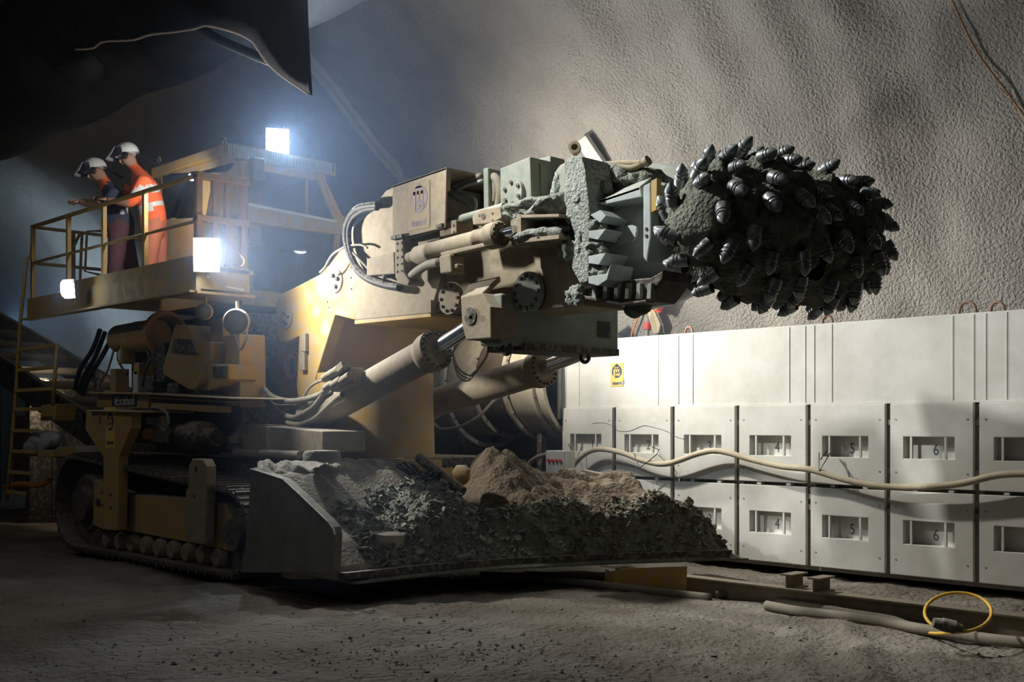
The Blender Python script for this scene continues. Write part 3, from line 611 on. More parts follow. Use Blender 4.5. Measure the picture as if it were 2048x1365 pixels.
# ladder
lad = MB(); lad.tube([Q(a, c, 6.3) for a, c in ((53,520),(40,651),(32,785),(23,899),(14,1000))], .027, 8); lad = part('ladder', lad, M_YEL, None, 0, 'all')
b = MB(); b.tube([Q(114,690,6.3), Q(106,812,6.3)], .027, 8); b.build('ladder_rail', M_YEL, lad, smooth='all')
for a, e, c in ((40,115,695),(37,112,737),(33,108,779),(30,80,818),(27,72,861),(23,68,903),(20,60,945),(17,50,985)):
    b = MB(); p, q = Q(a, c, 6.3), Q(e, c+2, 6.3); b.obox((p+q)/2, (q-p).length, .06, .05); b.build('rung', M_YEL, lad, bevel=.006)
b = MB(); b.tube([Q(53,520,6.3), Q(63,512,6.5), Q(64,490,6.6)], .025, 8); b.build('ladder_grip', M_YEL, lad, smooth='all')
# ---------------------------------------------------------------- cab
CXF, CXR, CY0, CY1, CZ0, CZ1 = -12.66, -14.42, 7.32, 8.86, 3.2, 5.02
cab = MB(); cab.box(CXR, CXF, CY0, CY1, CZ0, 3.42); cab.box(CXR, CXR+.08, CY0, CY1, 3.42, CZ1); cab = part('operator_cab', cab, M_YELD)
rf = MB(); rf.prism([(CXR-.1,CY0-.06,CZ1),(CXF+.1,CY0-.06,CZ1),(CXF+.1,CY1+.02,CZ1),(CXR-.1,CY1+.02,CZ1)], (0,0,.14)); rf = rf.build('cab_roof', M_YELD, cab, bevel=.02)
b = MB()
for i in range(58): y = CY0-.03 + i*.0265; b.box(CXF+.1, CXF+.118, y, y+.014, CZ1-.03, CZ1+.13)
b.build('roof_grille', mat('bare_ribbed_metal', (.55,.53,.46), (.48,.46,.40), .5, .3, sc=5), cab, kind='stuff')
b = MB(); b.box(CXF+.06, CXF+.1, CY0-.06, CY1+.02, CZ1-.03, CZ1+.14); b.build('roof_fascia', M_YELD, cab)
fp_ = lambda pts: [QX(a, c, CXF) for a, c in pts]
# front frame: corner posts, sills; upper window leans, lower window below the waist rail
def slab(name, pts, m, dx=.06, parent=None, bevel=.006): b = MB(); b.prism(fp_(pts), (dx, 0, 0)); return b.build(name, m, parent or cab, bevel=bevel)
slab('front_post', [(478,322),(491,325),(491,585),(478,582)], M_YELD)
slab('front_post', [(626,350),(641,352),(684,442),(679,470),(668,450),(664,445)], M_YEL)
slab('front_post', [(664,470),(676,472),(672,520),(664,600),(655,600),(660,520)], M_YELD)
slab('waist_rail', [(488,412),(668,447),(678,472),(488,446)], M_YELD, .09)
slab('window_seal', [(488,408),(665,443),(665,448),(488,414)], M_WHITE, .11)
slab('bottom_rail', [(478,578),(664,600),(664,625),(478,610)], M_YELD, .08)
slab('top_rail', [(478,322),(630,350),(634,362),(478,337)], M_YELD, .05)
slab('window_pane', [(489,334),(630,360),(665,443),(489,410)], M_GLASS, .012, bevel=0)
slab('window_pane', [(489,446),(664,468),(660,600),(489,582)], M_GLASS, .012, bevel=0)
slab('window_mullion', [(608,356),(614,357),(614,434),(608,433)], M_YELD, .03)
# side facing the camera
sp = lambda name, pts, m, t=.05, bevel=.006: (lambda b: (b.side(pts, CY0, CY0+t), b.build(name, m, cab, bevel=bevel))[1])(MB())
sp('side_header', [(316,330),(452,292),(470,330),(455,345),(320,352)], M_YELD)
sp('side_post', [(316,340),(325,340),(325,560),(316,560)], M_YELD); sp('side_post', [(388,345),(398,343),(398,560),(388,560)], M_YELD)
sp('side_strut', [(368,360),(378,358),(348,440),(338,440)], M_YELD); sp('side_panel', [(316,440),(480,430),(480,585),(316,600)], M_YELD)
sp('side_window', [(325,348),(388,345),(388,432),(325,438)], M_GLASS, .012, 0)
sp('corner_panel', [(398,343),(478,322),(478,440),(398,440)], M_YELD)
b = MB(); b.box(CXR+.1, CXF-.1, CY1-.05, CY1, CZ0, 4.1); b.build('far_panel', M_YELD, cab)
b = MB(); b.box(CXR+.5, CXR+1.0, 7.8, 8.4, 3.42, 3.95); b.box(CXR+.42, CXR+.56, 7.8, 8.4, 3.9, 4.6); b.build('operator_seat', M_RUB, cab, bevel=.05)
b = MB(); b.box(CXF-.5, CXF-.2, 7.7, 8.5, 3.42, 4.0); b.build('control_desk', M_YELD, cab, bevel=.03)
# junction box hung on the roof corner, lifting eyes
b = MB(); b.box(*[v for q in zip(QX(495,318,-12.4), QX(530,362,-12.25)) for v in sorted(q)]); jb2 = b.build('junction_box', M_GRN, cab, bevel=.012)
b = MB(); b.box(*[v for q in zip(QX(474,330,-12.42), QX(500,356,-12.32)) for v in sorted(q)]); b.build('junction_box', M_YELD, cab, bevel=.012)
for px, py in ((318,325),(447,288)):
    p = Q(px, py, CY0); b = MB(); b.tube([p + V((.04*math.cos(t), 0, .05*math.sin(t)+.02)) for t in [2*math.pi*i/12 for i in range(12)]], .014, 6, closed=True); b.build('roof_eye', M_DKS, cab)
b = MB(); b.tube([QX(a, c, CXF+.13) for a, c in ((645,348),(655,380),(665,410),(675,428),(690,435))], .014, 6, smooth=4); b.build('cab_hose', M_ORA, cab, smooth='all')
# ---------------------------------------------------------------- floodlights
def flood(px, py, y, w, h, d, power, color, name='flood_light', rad=.07, angle=150, omni=False, blend=.6, beam=None):
    c = Q(px, py, y); d = V(d).normalized(); beam = V(beam).normalized() if beam else d; r = V((d.y, -d.x, 0)).normalized(); u = r.cross(d)
    M = Matrix((r, -u if u.z < 0 else u, d)).transposed().to_4x4()
    if u.z < 0: u = -u
    b = MB(); b.prism([c - d*.10 + r*w*.35*a + u*h*.35*e for a, e in ((-1,-1),(1,-1),(1,1),(-1,1))], d*.04)
    pts0 = [c - d*.07 + r*w*.38*a + u*h*.38*e for a, e in ((-1,-1),(1,-1),(1,1),(-1,1))]; pts1 = [c + d*.0 + r*w*.55*a + u*h*.55*e for a, e in ((-1,-1),(1,-1),(1,1),(-1,1))]
    b.add(pts0 + pts1, [(0,1,5,4),(1,2,6,5),(2,3,7,6),(3,0,4,7),(0,3,2,1)])
    o = part(name, b, M_DKS, None, 0)
    n = 20; ring = []
    for i in range(n):
        t = 2*math.pi*i/n; k = 1/(abs(math.cos(t))**2.7 + abs(math.sin(t))**2.7)**(1/2.7); ring.append(c + d*.004 + r*(w/2*k*math.cos(t)) + u*(h/2*k*math.sin(t)))
    b = MB(); b.prism(ring, d*(.06 if power else .012)); b.build('lamp_face', M_LAMP if w > .17 else M_LAMP3, o)
    b = MB(); b.tube([c - d*.1, c - d*.1 - V((0,0,h*.75))], .02, 8); b.build('lamp_bracket', M_DKS, o)
    L = bpy.data.lights.new('lamp_beam', 'POINT' if omni else 'SPOT'); L.energy = power; L.color = color; L.shadow_soft_size = rad
    if not omni: L.spot_size = math.radians(angle); L.spot_blend = blend
    lo = bpy.data.objects.new('lamp_beam', L); COL.objects.link(lo); lo.parent = o
    lo.matrix_basis = WM[o.name].inverted() @ (Matrix.Translation(c + d*.12 + beam*.05) @ beam.to_track_quat('-Z', 'Y').to_matrix().to_4x4())
    return o
flood(555, 284, 8.05, .27, .31, (.86,-.45,-.12), P_ROOF, COOL, angle=150, blend=1, beam=(.90,-.1,-.32))
flood(388, 352, 6.66, .08, .08, (-.97,.0,-.12), 70, NEUT, angle=130, blend=.8)  # small lamp added to light the workers from behind
flood(413, 510, 6.40, .26, .34, (.80,-.62,-.10), P_SIDE, NEUT, angle=176, blend=.8, beam=(.83,.54,.08))
flood(138, 578, 6.08, .16, .22, (.45,-.9,-.12), P_REAR, COOL, angle=150)
flood(925, 425, 9.6, .22, .22, (.85,.38,-.50), P_HID, (1.0,.95,.87), angle=94, blend=1)
flood(880, 535, 9.6, .2, .2, (.30,.93,.10), P_WALL, WARM, angle=156, blend=1)
# ---------------------------------------------------------------- turret and boom root
b = MB(); b.lathe((-10.95, 8.3, 1.1), (0,0,1), [(0,.95),(.1,.95),(.1,.86),(.2,.86),(.2,.72),(.95,.70),(1.2,.70)], 48); sl = part('slewing_column', b, M_YELD, None, 0, True)
for i in range(26):
    a = 2*math.pi*i/26; bolt_at((-10.95+.905*math.cos(a), 8.3+.905*math.sin(a), 1.2), (0,0,1), .022, .05, sl)
tb = sidep('turret_body', [(600,690),(575,650),(600,600),(690,540),(705,560),(706,636),(667,634),(628,762),(636,800),(640,848),(604,840),(596,775)], 7.76, 9.25, M_YELD)
sidep('turret_web', [(655,640),(668,632),(629,763),(618,760)], 7.70, 7.8, M_YEL, tb)
lg = sidep('turret_side_plate', [(551,612),(556,595),(568,586),(640,549),(660,528),(687,491),(699,455),(709,452),(709,640),(670,630),(630,760),(662,790),(650,852),(602,842),(593,773),(598,673),(577,683),(562,686),(553,662)], 7.62, 7.78, M_YEL)
b = MB(); b.side([(551,612),(556,595),(568,586),(640,549),(660,528),(687,491),(640,640),(598,673),(577,683),(562,686),(553,662)], 8.9, 9.06); part('turret_side_plate', b, M_YEL)
for c, r in ((Q(573,636,7.62), .135), (Q(672,563,7.62), .135)):
    o = disc_y('pin_cover', c, r, .02, M_BEI, lg)
    for a in (1.9, .3, -1.2): bolt_at((c.x + r*.5*math.cos(a), c.y-.02, c.z + r*.5*math.sin(a)), (0,-1,0), .026, .03, lg)
for a, c in ((613,686),(611,724)):
    p = Q(a, c, 7.62); b = MB(); b.box(p.x-.05, p.x+.05, p.y-.05, p.y, p.z-.105, p.z+.105); b.build('wear_block', M_BEI, lg, bevel=.006)
for a, c in ((702,535),(702,556),(703,578),(655,604),(658,615)): bolt_at(Q(a, c, 7.62), (0,-1,0), .014, .008, lg)
c = Q(583, 732, 7.95); sg = disc_y('warning_sign', c, .19, .008, M_WHITE)
b = MB(); b.lathe((c.x, c.y-.009, c.z), (0,-1,0), [(0,.19),(.003,.19),(.003,.155),(0,.155)], 40); b.build('red_ring', M_RED, sg)
b = MB(); b.prism([c + V((-.13,-.009,.10)), c + V((-.10,-.009,.13)), c + V((.13,-.009,-.10)), c + V((.10,-.009,-.13))], (0,-.004,0)); b.build('red_stroke', M_RED, sg)
b = MB(); b.blob(c + V((.03,-.012,-.06)), .055, .004, .06, .05, 3, 2)
for i, a in enumerate((.5, .15, -.12, -.38)): b.prism([c + V((.03-.035+.024*i-.009, -.011, -.02)), c + V((.03-.035+.024*i+.009, -.011, -.02)), c + V((.03-.035+.024*i+.012, -.011, .09-.01*abs(i-1.5))), c + V((.03-.035+.024*i-.006, -.011, .09-.01*abs(i-1.5)))], (0,-.004,0))
b.build('hand_mark', M_NUM, sg)
sidep('sign_backing', [(556,690),(598,680),(596,800),(545,800),(545,760)], 7.98, 8.1, M_YELD)
# ---------------------------------------------------------------- boom
BN = 7.5
br = sidep('boom_rear_box', [(709,641),(703,456),(752,413),(757,400),(772,381),(792,372),(880,372),(880,560),(862,627)], BN, 9.15, M_BEI)
sidep('box_flange', [(709,641),(862,627),(862,634),(709,649)], BN-.02, 9.15, M_YELD, br, .004)
sidep('boom_side_tab', [(850,602),(862,600),(862,626),(850,627)], BN-.07, BN, M_BEI, br, .004)
bf = sidep('boom_front_box', [(862,627),(862,480),(940,440),(1010,425),(1120,430),(1165,480),(1165,612),(985,628),(925,602)], BN+.06, 8.15, M_BEI)
XC = Q(984,650,7.2).x; YF = QX(1237,660,XC).y; zt_ = QX(1237,612,XC).z; zb_ = QX(1237,705,XC).z
b = MB(); b.box(XC-.30, XC, 7.32, YF, zb_, zt_); ck = part('boom_cradle', b, M_GRN, None, .02)
b = MB(); b.box(XC-.5, XC+.03, 7.6, YF-.02, zb_-.04, zb_+.03); b.build('cradle_flange', M_DKS, ck, bevel=.006)
b = MB(); b.box(XC, XC+.012, YF-.32, YF-.14, zb_+.14, zb_+.30); b.build('cradle_opening', M_RUB, ck)
pc = disc_y('pin_cover', Q(1060,585,BN+.02), .19, .05, M_GRN, None, 12, .020, .78); disc_y('pin_cover', Q(905,598,BN+.02), .165, .05, M_BEI, None, 10, .018, .76)
pb = MB(); A = [Q(a, c, 7.18) for a, c in ((921,594),(964,586),(981,614),(982,677),(932,681),(924,652))]; pb.prism(A, (0,.34,0)); pb.prism([A[0], A[1], Q(1000,552,7.5), Q(940,566,7.5)], (0,.02,-.05)); pb = part('cylinder_bracket', pb, M_BEI)
c = Q(942, 632, 7.18); disc_y('bracket_pin', c, .085, .012, M_DKS, pb); bolt_at(c + V((0,-.012,0)), (0,-1,0), .03, .03, pb)
for a, c in ((1013,697),(1170,714)):
    p = QX(a, c, XC-.05); b = MB(); b.tube([p + V((.055*math.cos(t), .0, .055*math.sin(t))) for t in [2*math.pi*i/16 for i in range(16)]], .02, 8, closed=True); b.box(p.x-.03, p.x+.03, p.y-.03, p.y+.03, p.z+.05, p.z+.12); part('eye_bolt', b, M_DKS, None, 0, 'all')
# cover box with the emblem
cb_ = MB(); cb_.side([(785,372),(893,335),(890,455),(785,480)], 7.22, 7.24); cb_ = part('cover_plate', cb_, M_BEI, None, .004)
b = MB(); b.prism([Q(785,372,7.22), Q(893,335,7.22), Q(893,335,7.22)+V((0,1.0,0)), Q(785,372,7.22)+V((0,1.0,0))], (0,0,-.02)); b.build('cover_top', M_BEI, cb_)
b = MB(); b.box(Q(788,400,7.25).x, Q(788,400,7.25).x+.02, 7.24, 8.2, Q(785,480,7.22).z, Q(785,372,7.22).z); b.build('cover_back', M_DKS, cb_)
b = MB(); b.side([(880,340),(893,336),(892,380),(880,384)], 7.245, 7.3); b.build('cover_rib', M_BEI, cb_)
emblem(cb_, Q(838, 412, 7.22), .33, .46, mat('faded_sticker', (.36,.285,.18), (.31,.25,.165), .8, sc=4, bump=0), mat('faded_violet_print', (.22,.19,.27), (.30,.25,.27), .8, sc=12, bump=0), bpy.data.materials['faded_sticker'])
for a, c in ((791,476),(803,473),(882,452)):
    p = Q(a, c, 7.22); b = MB(); b.box(p.x-.045, p.x+.045, p.y-.03, p.y, p.z-.02, p.z+.02); b.build('latch', M_DKS, cb_, bevel=.005)
bk = sidep('hanger_bracket', [(789,481),(806,478),(809,545),(820,563),(816,571),(798,568),(790,555)], 7.22, 7.42, M_BEI)
for i in range(5): bolt_at(Q(794, 488+14*i, 7.22), (0,-1,0), .014, .006, bk); bolt_at(Q(803, 486+14*i, 7.22), (0,-1,0), .014, .006, bk)
sidep('flat_arm', [(733,518),(788,504),(790,548),(733,552)], 7.36, 7.42, M_BEI)
sidep('interior_strap', [(966,337),(976,335),(977,423),(967,423)], 7.55, 7.9, M_GRN)
for pts, r in (([(897,380),(920,388),(945,395),(952,408),(948,425)], .02), ([(897,390),(915,400),(940,412),(945,430)], .018), ([(905,375),(935,360),(962,352)], .03), ([(905,388),(930,372),(965,362)], .02), ([(978,352),(992,358),(1000,380),(998,410),(990,425)], .045), ([(985,360),(990,380),(988,405)], .03)):
    b = MB(); b.tube([Q(a, c, 7.62) for a, c in pts], r, 10, smooth=5); part('boom_hose', b, M_HOSE if r > .02 else M_BLU, None, 0, 'all')
sidep('dark_recess', [(893,345),(985,350),(985,440),(893,470)], 8.05, 8.2, M_DKS)
gb = sidep('gear_motor', [(1000,337),(1060,313),(1063,410),(1000,430)], 7.48, 8.5, M_GRN); disc_y('motor_cover', Q(1030,387,7.48), .135, .04, M_GRN, gb, 6, .02, .74, .6)
b = MB(); p = Q(1060,313,7.48)
for y0, y1 in ((7.75, 7.95), (8.15, 8.4)): b.box(p.x-.25, p.x-.0, y0, y1, p.z-.02, p.z+.05)
b.build('motor_lug', M_GRN, gb, bevel=.01)
for y in (7.6, 7.9): b = MB(); b.box(p.x, p.x+.025, y, y+.03, p.z-.45, p.z-.05); b.build('motor_rib', M_GRN, gb)
for y, z in ((7.98,.18),(8.02,.24),(8.0,.13),(8.06,.30)): bolt_at((p.x, y, p.z-z), (1,0,0), .022, .04, gb)
# guide shaft and advance cylinder along the boom side
b = MB(); b.cyl(Q(815,470,7.4), Q(1010,416,7.4), .05, n=20); gs = part('guide_shaft', b, M_GRN, None, 0, True)
for pts in ([(878,445),(912,440),(913,466),(880,474)], [(944,433),(960,420),(1000,413),(1003,436),(985,446),(946,450)]):
    b = MB(); b.side(pts, 7.28, 7.5); o = b.build('shaft_clamp', M_BEI, gs, bevel=.008)
    cx_ = sum(a for a, _ in pts)/len(pts); cy_ = sum(c for _, c in pts)/len(pts); disc_y('clamp_hole', Q(cx_-6, cy_, 7.28), .03, .005, M_DKS, gs)
    for dx, dy in ((-14,-2),(12,-6),(12,8)): bolt_at(Q(cx_+dx, cy_+dy, 7.28), (0,-1,0), .012, .006, gs)
p, q = Q(832,512,7.2), Q(1003,468,7.2); d = q-p; L_ = d.length
b = MB(); b.lathe(p, d, [(0,0),(0,.075),(.03,.09),(L_*.16,.09),(L_*.17,.096),(L_*.2,.096),(L_*.21,.092),(L_*.72,.092),(L_*.73,.098),(L_*.76,.098),(L_*.77,.092),(L_*.86,.094),(L_*.88,.12),(L_-.02,.125),(L_,.11),(L_,0)], 32); ac = part('advance_cylinder', b, M_BEI, None, 0, True)
dn = d.normalized(); R_ = frame_to(dn).to_3x3()
for i in range(12): a = 2*math.pi*i/12; bolt_at(q + R_ @ V((.095*math.cos(a), .095*math.sin(a), 0)), dn, .014, .012, ac)
b = MB(); b.cyl(q, q + dn*.18, .045, n=16); b.build('advance_rod', M_CHR, ac, smooth=True)
b = MB(); b.cyl(p - dn*.12, p, .05, .06, 14); b.build('cylinder_eye', M_BEI, ac, smooth=True)
b = MB(); b.side([(880,505),(985,482),(988,490),(882,514)], 7.12, 7.2); b.build('cylinder_pipe', M_BEI, ac, bevel=.01)
vb = sidep('port_block', [(878,513),(900,508),(903,545),(880,548)], 7.08, 7.25, M_BEI); sidep('port_fitting', [(903,530),(915,527),(915,537),(903,540)], 7.12, 7.2, M_BEI, vb)
b = MB(); b.tube([Q(880,525,7.15), Q(855,530,7.18), Q(832,545,7.25), Q(815,562,7.3)], .045, 12, smooth=5); part('port_hose', b, M_HOSE, None, 0, 'all')
# bracket box at the front end of the cylinder, caked with mud
ob = MB(); ob.side([(1037,430),(1118,428),(1118,434),(1042,436)], 7.2, 7.6); ob.side([(1037,478),(1118,470),(1118,478),(1037,487)], 7.2, 7.6); ob.side([(1034,428),(1042,430),(1042,487),(1034,489)], 7.2, 7.6); ob.box(Q(1037,450,7.6).x, Q(1118,450,7.6).x, 7.56, 7.62, Q(1037,487,7.6).z, Q(1037,428,7.6).z); ob = part('bracket_box', ob, M_BEI, None, .004)
sidep('bracket_hinge', [(1020,438),(1036,434),(1036,490),(1022,492)], 7.25, 7.45, M_BEI, ob)
def mud(px, py, y, sx, sy, sz, parent=None, m=None, amp=.45, sc=7, seed=None, sub=4):
    b = MB(); b.blob(Q(px, py, y), sx, sy, sz, amp, sc, sub, seed=random.random()*20 if seed is None else seed); return b.build('mud_clod', m or M_MUDL, parent or RH, smooth='all')
mud(1080,420,7.4, .36,.22,.10); mud(1105,415,7.4, .2,.2,.11); mud(1082,472,7.32, .34,.14,.07); mud(1060,480,7.3,.18,.1,.05)
# head-mounting flange with its ledges
fl = sidep('mounting_flange', [(1132,320),(1146,311),(1163,313),(1170,336),(1179,420),(1177,562),(1160,569),(1143,536),(1150,482),(1140,440),(1127,400)], 7.30, 7.65, M_FLG)
sidep('flange_back', [(1108,345),(1132,322),(1130,440),(1120,520),(1112,470)], 7.42, 7.7, M_GRN, fl)
for pts in ([(1177,462),(1212,458),(1196,480),(1177,476)],[(1177,512),(1212,506),(1198,530),(1177,527)],[(1177,553),(1212,548),(1222,528),(1214,560),(1196,572),(1177,567)],[(1180,430),(1200,420),(1212,432),(1200,446)]):
    sidep('flange_ledge', pts, 7.3, 7.6, M_BLU, fl, .004)
for a, c, s in ((1157,385,.10),(1162,480,.10),(1136,500,.10),(1118,440,.11),(1122,485,.10),(1115,375,.11),(1142,430,.08)):
    mud(a, c, 7.33 if a > 1130 else 7.45, s*.6, s*.4, s*1.1, fl, M_FLG, .5, 16)
for a, c, s in ((1190,448,.075),(1203,455,.05),(1186,497,.09),(1204,504,.06),(1184,520,.06),(1190,540,.07),(1207,545,.05),(1185,560,.06)):
    mud(a, c, 7.36, s*1.0, s*.8, s*.9, fl, M_MUDL, .6, 16)
mud(1150, 592, 7.44, .10, .07, .08, fl, M_MUDL, .6, 14)
for a, c, s in ((1190,390,.12),(1178,380,.10),(1205,378,.09)): mud(a, c, 7.55, s*1.2, s*.8, s*.7, fl, M_MUDL, .5, 14)
# gearbox neck
p, q = Q(1180,470,7.6), Q(1312,440,7.6); zc = 3.43
b = MB(); b.lathe((p.x, 8.25, zc), (1,0,0), [(0,0),(0,.68),(q.x-p.x-.35,.63),(q.x-p.x-.1,.54),(q.x-p.x,.48),(q.x-p.x,0)], 56); nk = part('gearbox_neck', b, M_BLU, None, 0, True)
b = MB()
for i in range(9):
    for j in range(9): pass
sidep('neck_top', [(1168,338),(1230,348),(1300,357),(1330,368),(1330,440),(1185,425)], 7.72, 8.9, M_GRN, nk)
b = MB(); A = [Q(a, c, 7.42) for a, c in ((1194,402),(1280,373),(1283,394),(1203,410))]; b.prism(A, (0,.3,0)); b.prism([A[0], A[1], Q(1306,352,7.75), Q(1205,392,7.75)], (0,0,-.03)); b.build('spray_cover', M_BLU, nk, bevel=.006)
sidep('end_plate', [(1286,372),(1301,364),(1302,470),(1294,526),(1286,515)], 7.36, 7.7, M_BLU, nk)
sidep('yellow_strip', [(1302,362),(1314,356),(1313,420),(1303,425)], 7.36, 7.42, M_YEL, nk, .003)
for c in (458, 472): bolt_at(Q(1293, c, 7.36), (0,-1,0), .015, .008, nk)
b = MB(); pts = [Q(a, c, 7.56) for a, c in ((1234,462),(1240,455),(1268,451),(1277,455),(1278,472),(1268,484),(1238,492),(1234,486))]; b.prism(pts, (0,-.03,0)); b.build('oval_cover', M_BLU, nk, bevel=.006)
for a, c in ((1236,476),(1275,468)): bolt_at(Q(a, c, 7.53), (0,-1,0), .02, .01, nk)
gd = sidep('head_guard', [(1160,570),(1200,565),(1300,556),(1328,540),(1324,560),(1292,602),(1240,608),(1165,592)], 7.5, 7.9, M_DKS)
for i in range(6):
    a = 1185 + i*22; sidep('guard_rib', [(a,568),(a+8,566),(a+6,598),(a-2,598)], 7.46, 7.52, M_GRN, gd, .004)
sidep('guard_edge', [(1160,590),(1240,606),(1292,600),(1292,604),(1240,611),(1160,596)], 7.44, 7.55, M_DKS, gd, .003)
b = MB(); b.blob(Q(1277,612,7.8), .12, .1, .1, .5, 8, 3); b.build('mud_clod', M_MUD, gd, smooth='all')
for a, c, s in ((1200,350,.2),(1240,345,.22),(1280,352,.2),(1225,365,.16),(1260,360,.16),(1180,345,.14),(1320,380,.13)):
    b = MB(); b.blob(Q(a, c+10, 7.85), s, s*1.1, s*.5, .5, 7, 4, seed=a*.1); b.build('mud_clod', M_MUDL if a < 1270 else M_MUD, nk, smooth='all')
for pts in ([(1195,332),(1225,328),(1255,326),(1285,326)],[(1200,345),(1230,332),(1265,335),(1290,323)],[(1115,350),(1125,335),(1145,328)],[(1105,385),(1118,350),(1135,335)]):
    b = MB(); b.tube([Q(a, c, 7.7) for a, c in pts], .028, 10, smooth=4); part('water_pipe', b, M_BEI, None, 0, 'all')
p = Q(1150,297,7.6); b = MB(); b.lathe(p, (.6,-.8,.05), [(-.1,.03),(-.02,.055),(.05,.055),(.05,.03),(0,.03)], 20); b.tube([p, p + V((-.03,.02,-.12))], .025, 8); part('spray_nozzle', b, M_BEI, None, 0, True)
b = MB(); b.cyl(Q(1290,326,7.7), Q(1297,320,7.7), .045, n=12); part('pipe_end', b, M_BEI, None, 0, True)
# ---------------------------------------------------------------- cutter head: two drums on a cross axis
HX, HZ = -5.36, 3.30
b = MB(); b.lathe((HX, 7.85, HZ), (0,1,0), [(0,0),(0,.36),(.9,.36),(.9,0)], 40); part('head_gearbox', b, M_MUD, None, 0, True)
pk = MB(); prof = [(-.06,.070),(.0,.072),(.03,.070),(.038,.060),(.05,.060),(.055,.068),(.072,.068),(.078,.056),(.090,.056),(.096,.064),(.108,.062),(.15,.032),(.172,.014),(.178,0)]
pk.lathe((0,0,0), (0,0,1), prof, 14); PICK = pk.mesh('cutter_pick', M_PICK, True)
def drum_r(t):                          # t = 0 at the outer end, 1 at the gearbox
    return .06 + .50*math.sin(min(1, (t+.01)*1.45)*math.pi/2)**.6 if t < .68 else .56 - .10*((t-.68)/.32)**2
for yo, s in ((7.08, 1), (9.54, -1)):
    n, mrow, L_ = 120, 64, 1.16; b = MB(); vs = []; fs = []
    for j in range(mrow+1):
        t = j/mrow; r = drum_r(t) if j else .0
        for i in range(n):
            a = 2*math.pi*i/n; q = V((HX + r*math.cos(a), yo + s*L_*t, HZ + r*math.sin(a)))
            k = .075*noise.fractal(q*6.5, .9, 2.1, 6) + .07*noise.noise(q*2.6)
            q += V((math.cos(a), -s*.3*(t < .3), math.sin(a)))*(k*min(1, j/4)); vs.append(q)
    fs = [[j*n+i, j*n+(i+1) % n, (j+1)*n+(i+1) % n, (j+1)*n+i] for j in range(mrow) for i in range(n)]
    b.add(vs, fs); dr = part('cutter_drum', b, M_MUD, None, 0, 'all')
    random.seed(5)
    starts = 5
    for st_ in range(starts):
        for k in range(12):
            t = .06 + .90*k/11; a = 2*math.pi*st_/starts + s*k*.47 + random.uniform(-.10,.10)
            if k % 3 == 2 and random.random() < .2: continue
            r = drum_r(t) + .015; dr_ = (drum_r(min(1,t+.05)) - drum_r(max(0,t-.05)))/.1/L_
            nrm = V((math.cos(a), -s*max(-.2, min(1.6, dr_)), math.sin(a))).normalized(); tan = V((math.sin(a), 0, -math.cos(a)))
            d = (nrm*.62 + tan*.78).normalized(); p = V((HX + r*math.cos(a), yo + s*L_*t, HZ + r*math.sin(a)))
            sc_ = random.uniform(.70,.84); link('cutter_pick', PICK, Matrix.Translation(p + nrm*.035) @ frame_to(d) @ Matrix.Diagonal((sc_, sc_, sc_, 1)), dr)
# ---------------------------------------------------------------- lift cylinders
def lift(p, q, e, r, nb=18):
    d = (q-p).normalized(); L = (q-p).length; b = MB(); b.lathe(p, d, [(0,0),(0,r*.9),(.03,r),(L-.18,r),(L-.17,r*1.08),(L-.1,r*1.2),(L,r*1.2),(L+.01,r*.6),(L+.01,0)], 36)
    o = part('lift_cylinder', b, M_BEI, None, 0, True); R = frame_to(d).to_3x3()
    b = MB(); b.cyl(q - d*.1, e, r*.46, n=28); b.build('piston_rod', M_CHR, o, smooth=True)
    for i in range(nb): a = 2*math.pi*i/nb; bolt_at(q + R @ V((r*1.03*math.cos(a), r*1.03*math.sin(a), 0)), d, .017, .025, o)
    b = MB(); b.lathe(p - V((0,r*.9,0)) - d*.02, (0,1,0), [(0,0),(0,r*.95),(r*1.8,r*.95),(r*1.8,0)], 28); b.build('cylinder_foot', M_BEI, o, smooth=True)
    return o
lc = lift(Q(632,832,7.42), Q(872,700,7.42), Q(945,650,7.42), .17); lift(Q(852,812,9.2), Q(1088,737,9.2), Q(1165,706,9.2), .175)
b = MB(); p, q = Q(650,805,7.3), Q(820,715,7.3); b.prism([p + V((0,0,-.14)), q + V((0,0,-.1)), q + V((0,0,.10)), p + V((0,0,.12))], (0,.3,0)); b.build('cylinder_jacket', M_BEI, lc, bevel=.03)
vb = sidep('valve_block', [(655,752),(700,735),(706,768),(662,785)], 7.12, 7.3, M_BEI)
for a, c, r in ((662,752,.045),(675,745,.05),(688,738,.05),(664,772,.04),(680,766,.05),(697,758,.05)):
    b = MB(); p = Q(a, c, 7.13); b.cyl(p + V((-.08,-.03,-.03)), p + V((.08,-.03,.03)), r, n=12); b.build('valve_spool', M_BEI, vb, smooth=True)
b = MB(); b.obox(Q(686,735,7.1), .12, .1, .08, Matrix.Rotation(-.5, 4, 'Y')); b.build('valve_cap', M_BEI, vb, bevel=.008)
for pts, r in (([(527,778),(545,795),(575,803),(610,800),(640,790),(660,775)], .035), ([(532,800),(555,822),(580,835),(600,832),(630,812),(655,775)], .032), ([(570,845),(600,850),(630,838),(655,815),(675,797),(685,790)], .032), ([(530,790),(550,810),(590,810),(605,798),(620,775),(640,763),(656,760)], .016), ([(480,835),(500,822),(515,810)], .014)):
    b = MB(); b.tube([Q(a, c, 7.25 if r > .02 else 7.35) for a, c in pts], r, 12, smooth=6); part('hydraulic_hose', b, M_HOSE, None, 0, 'all')
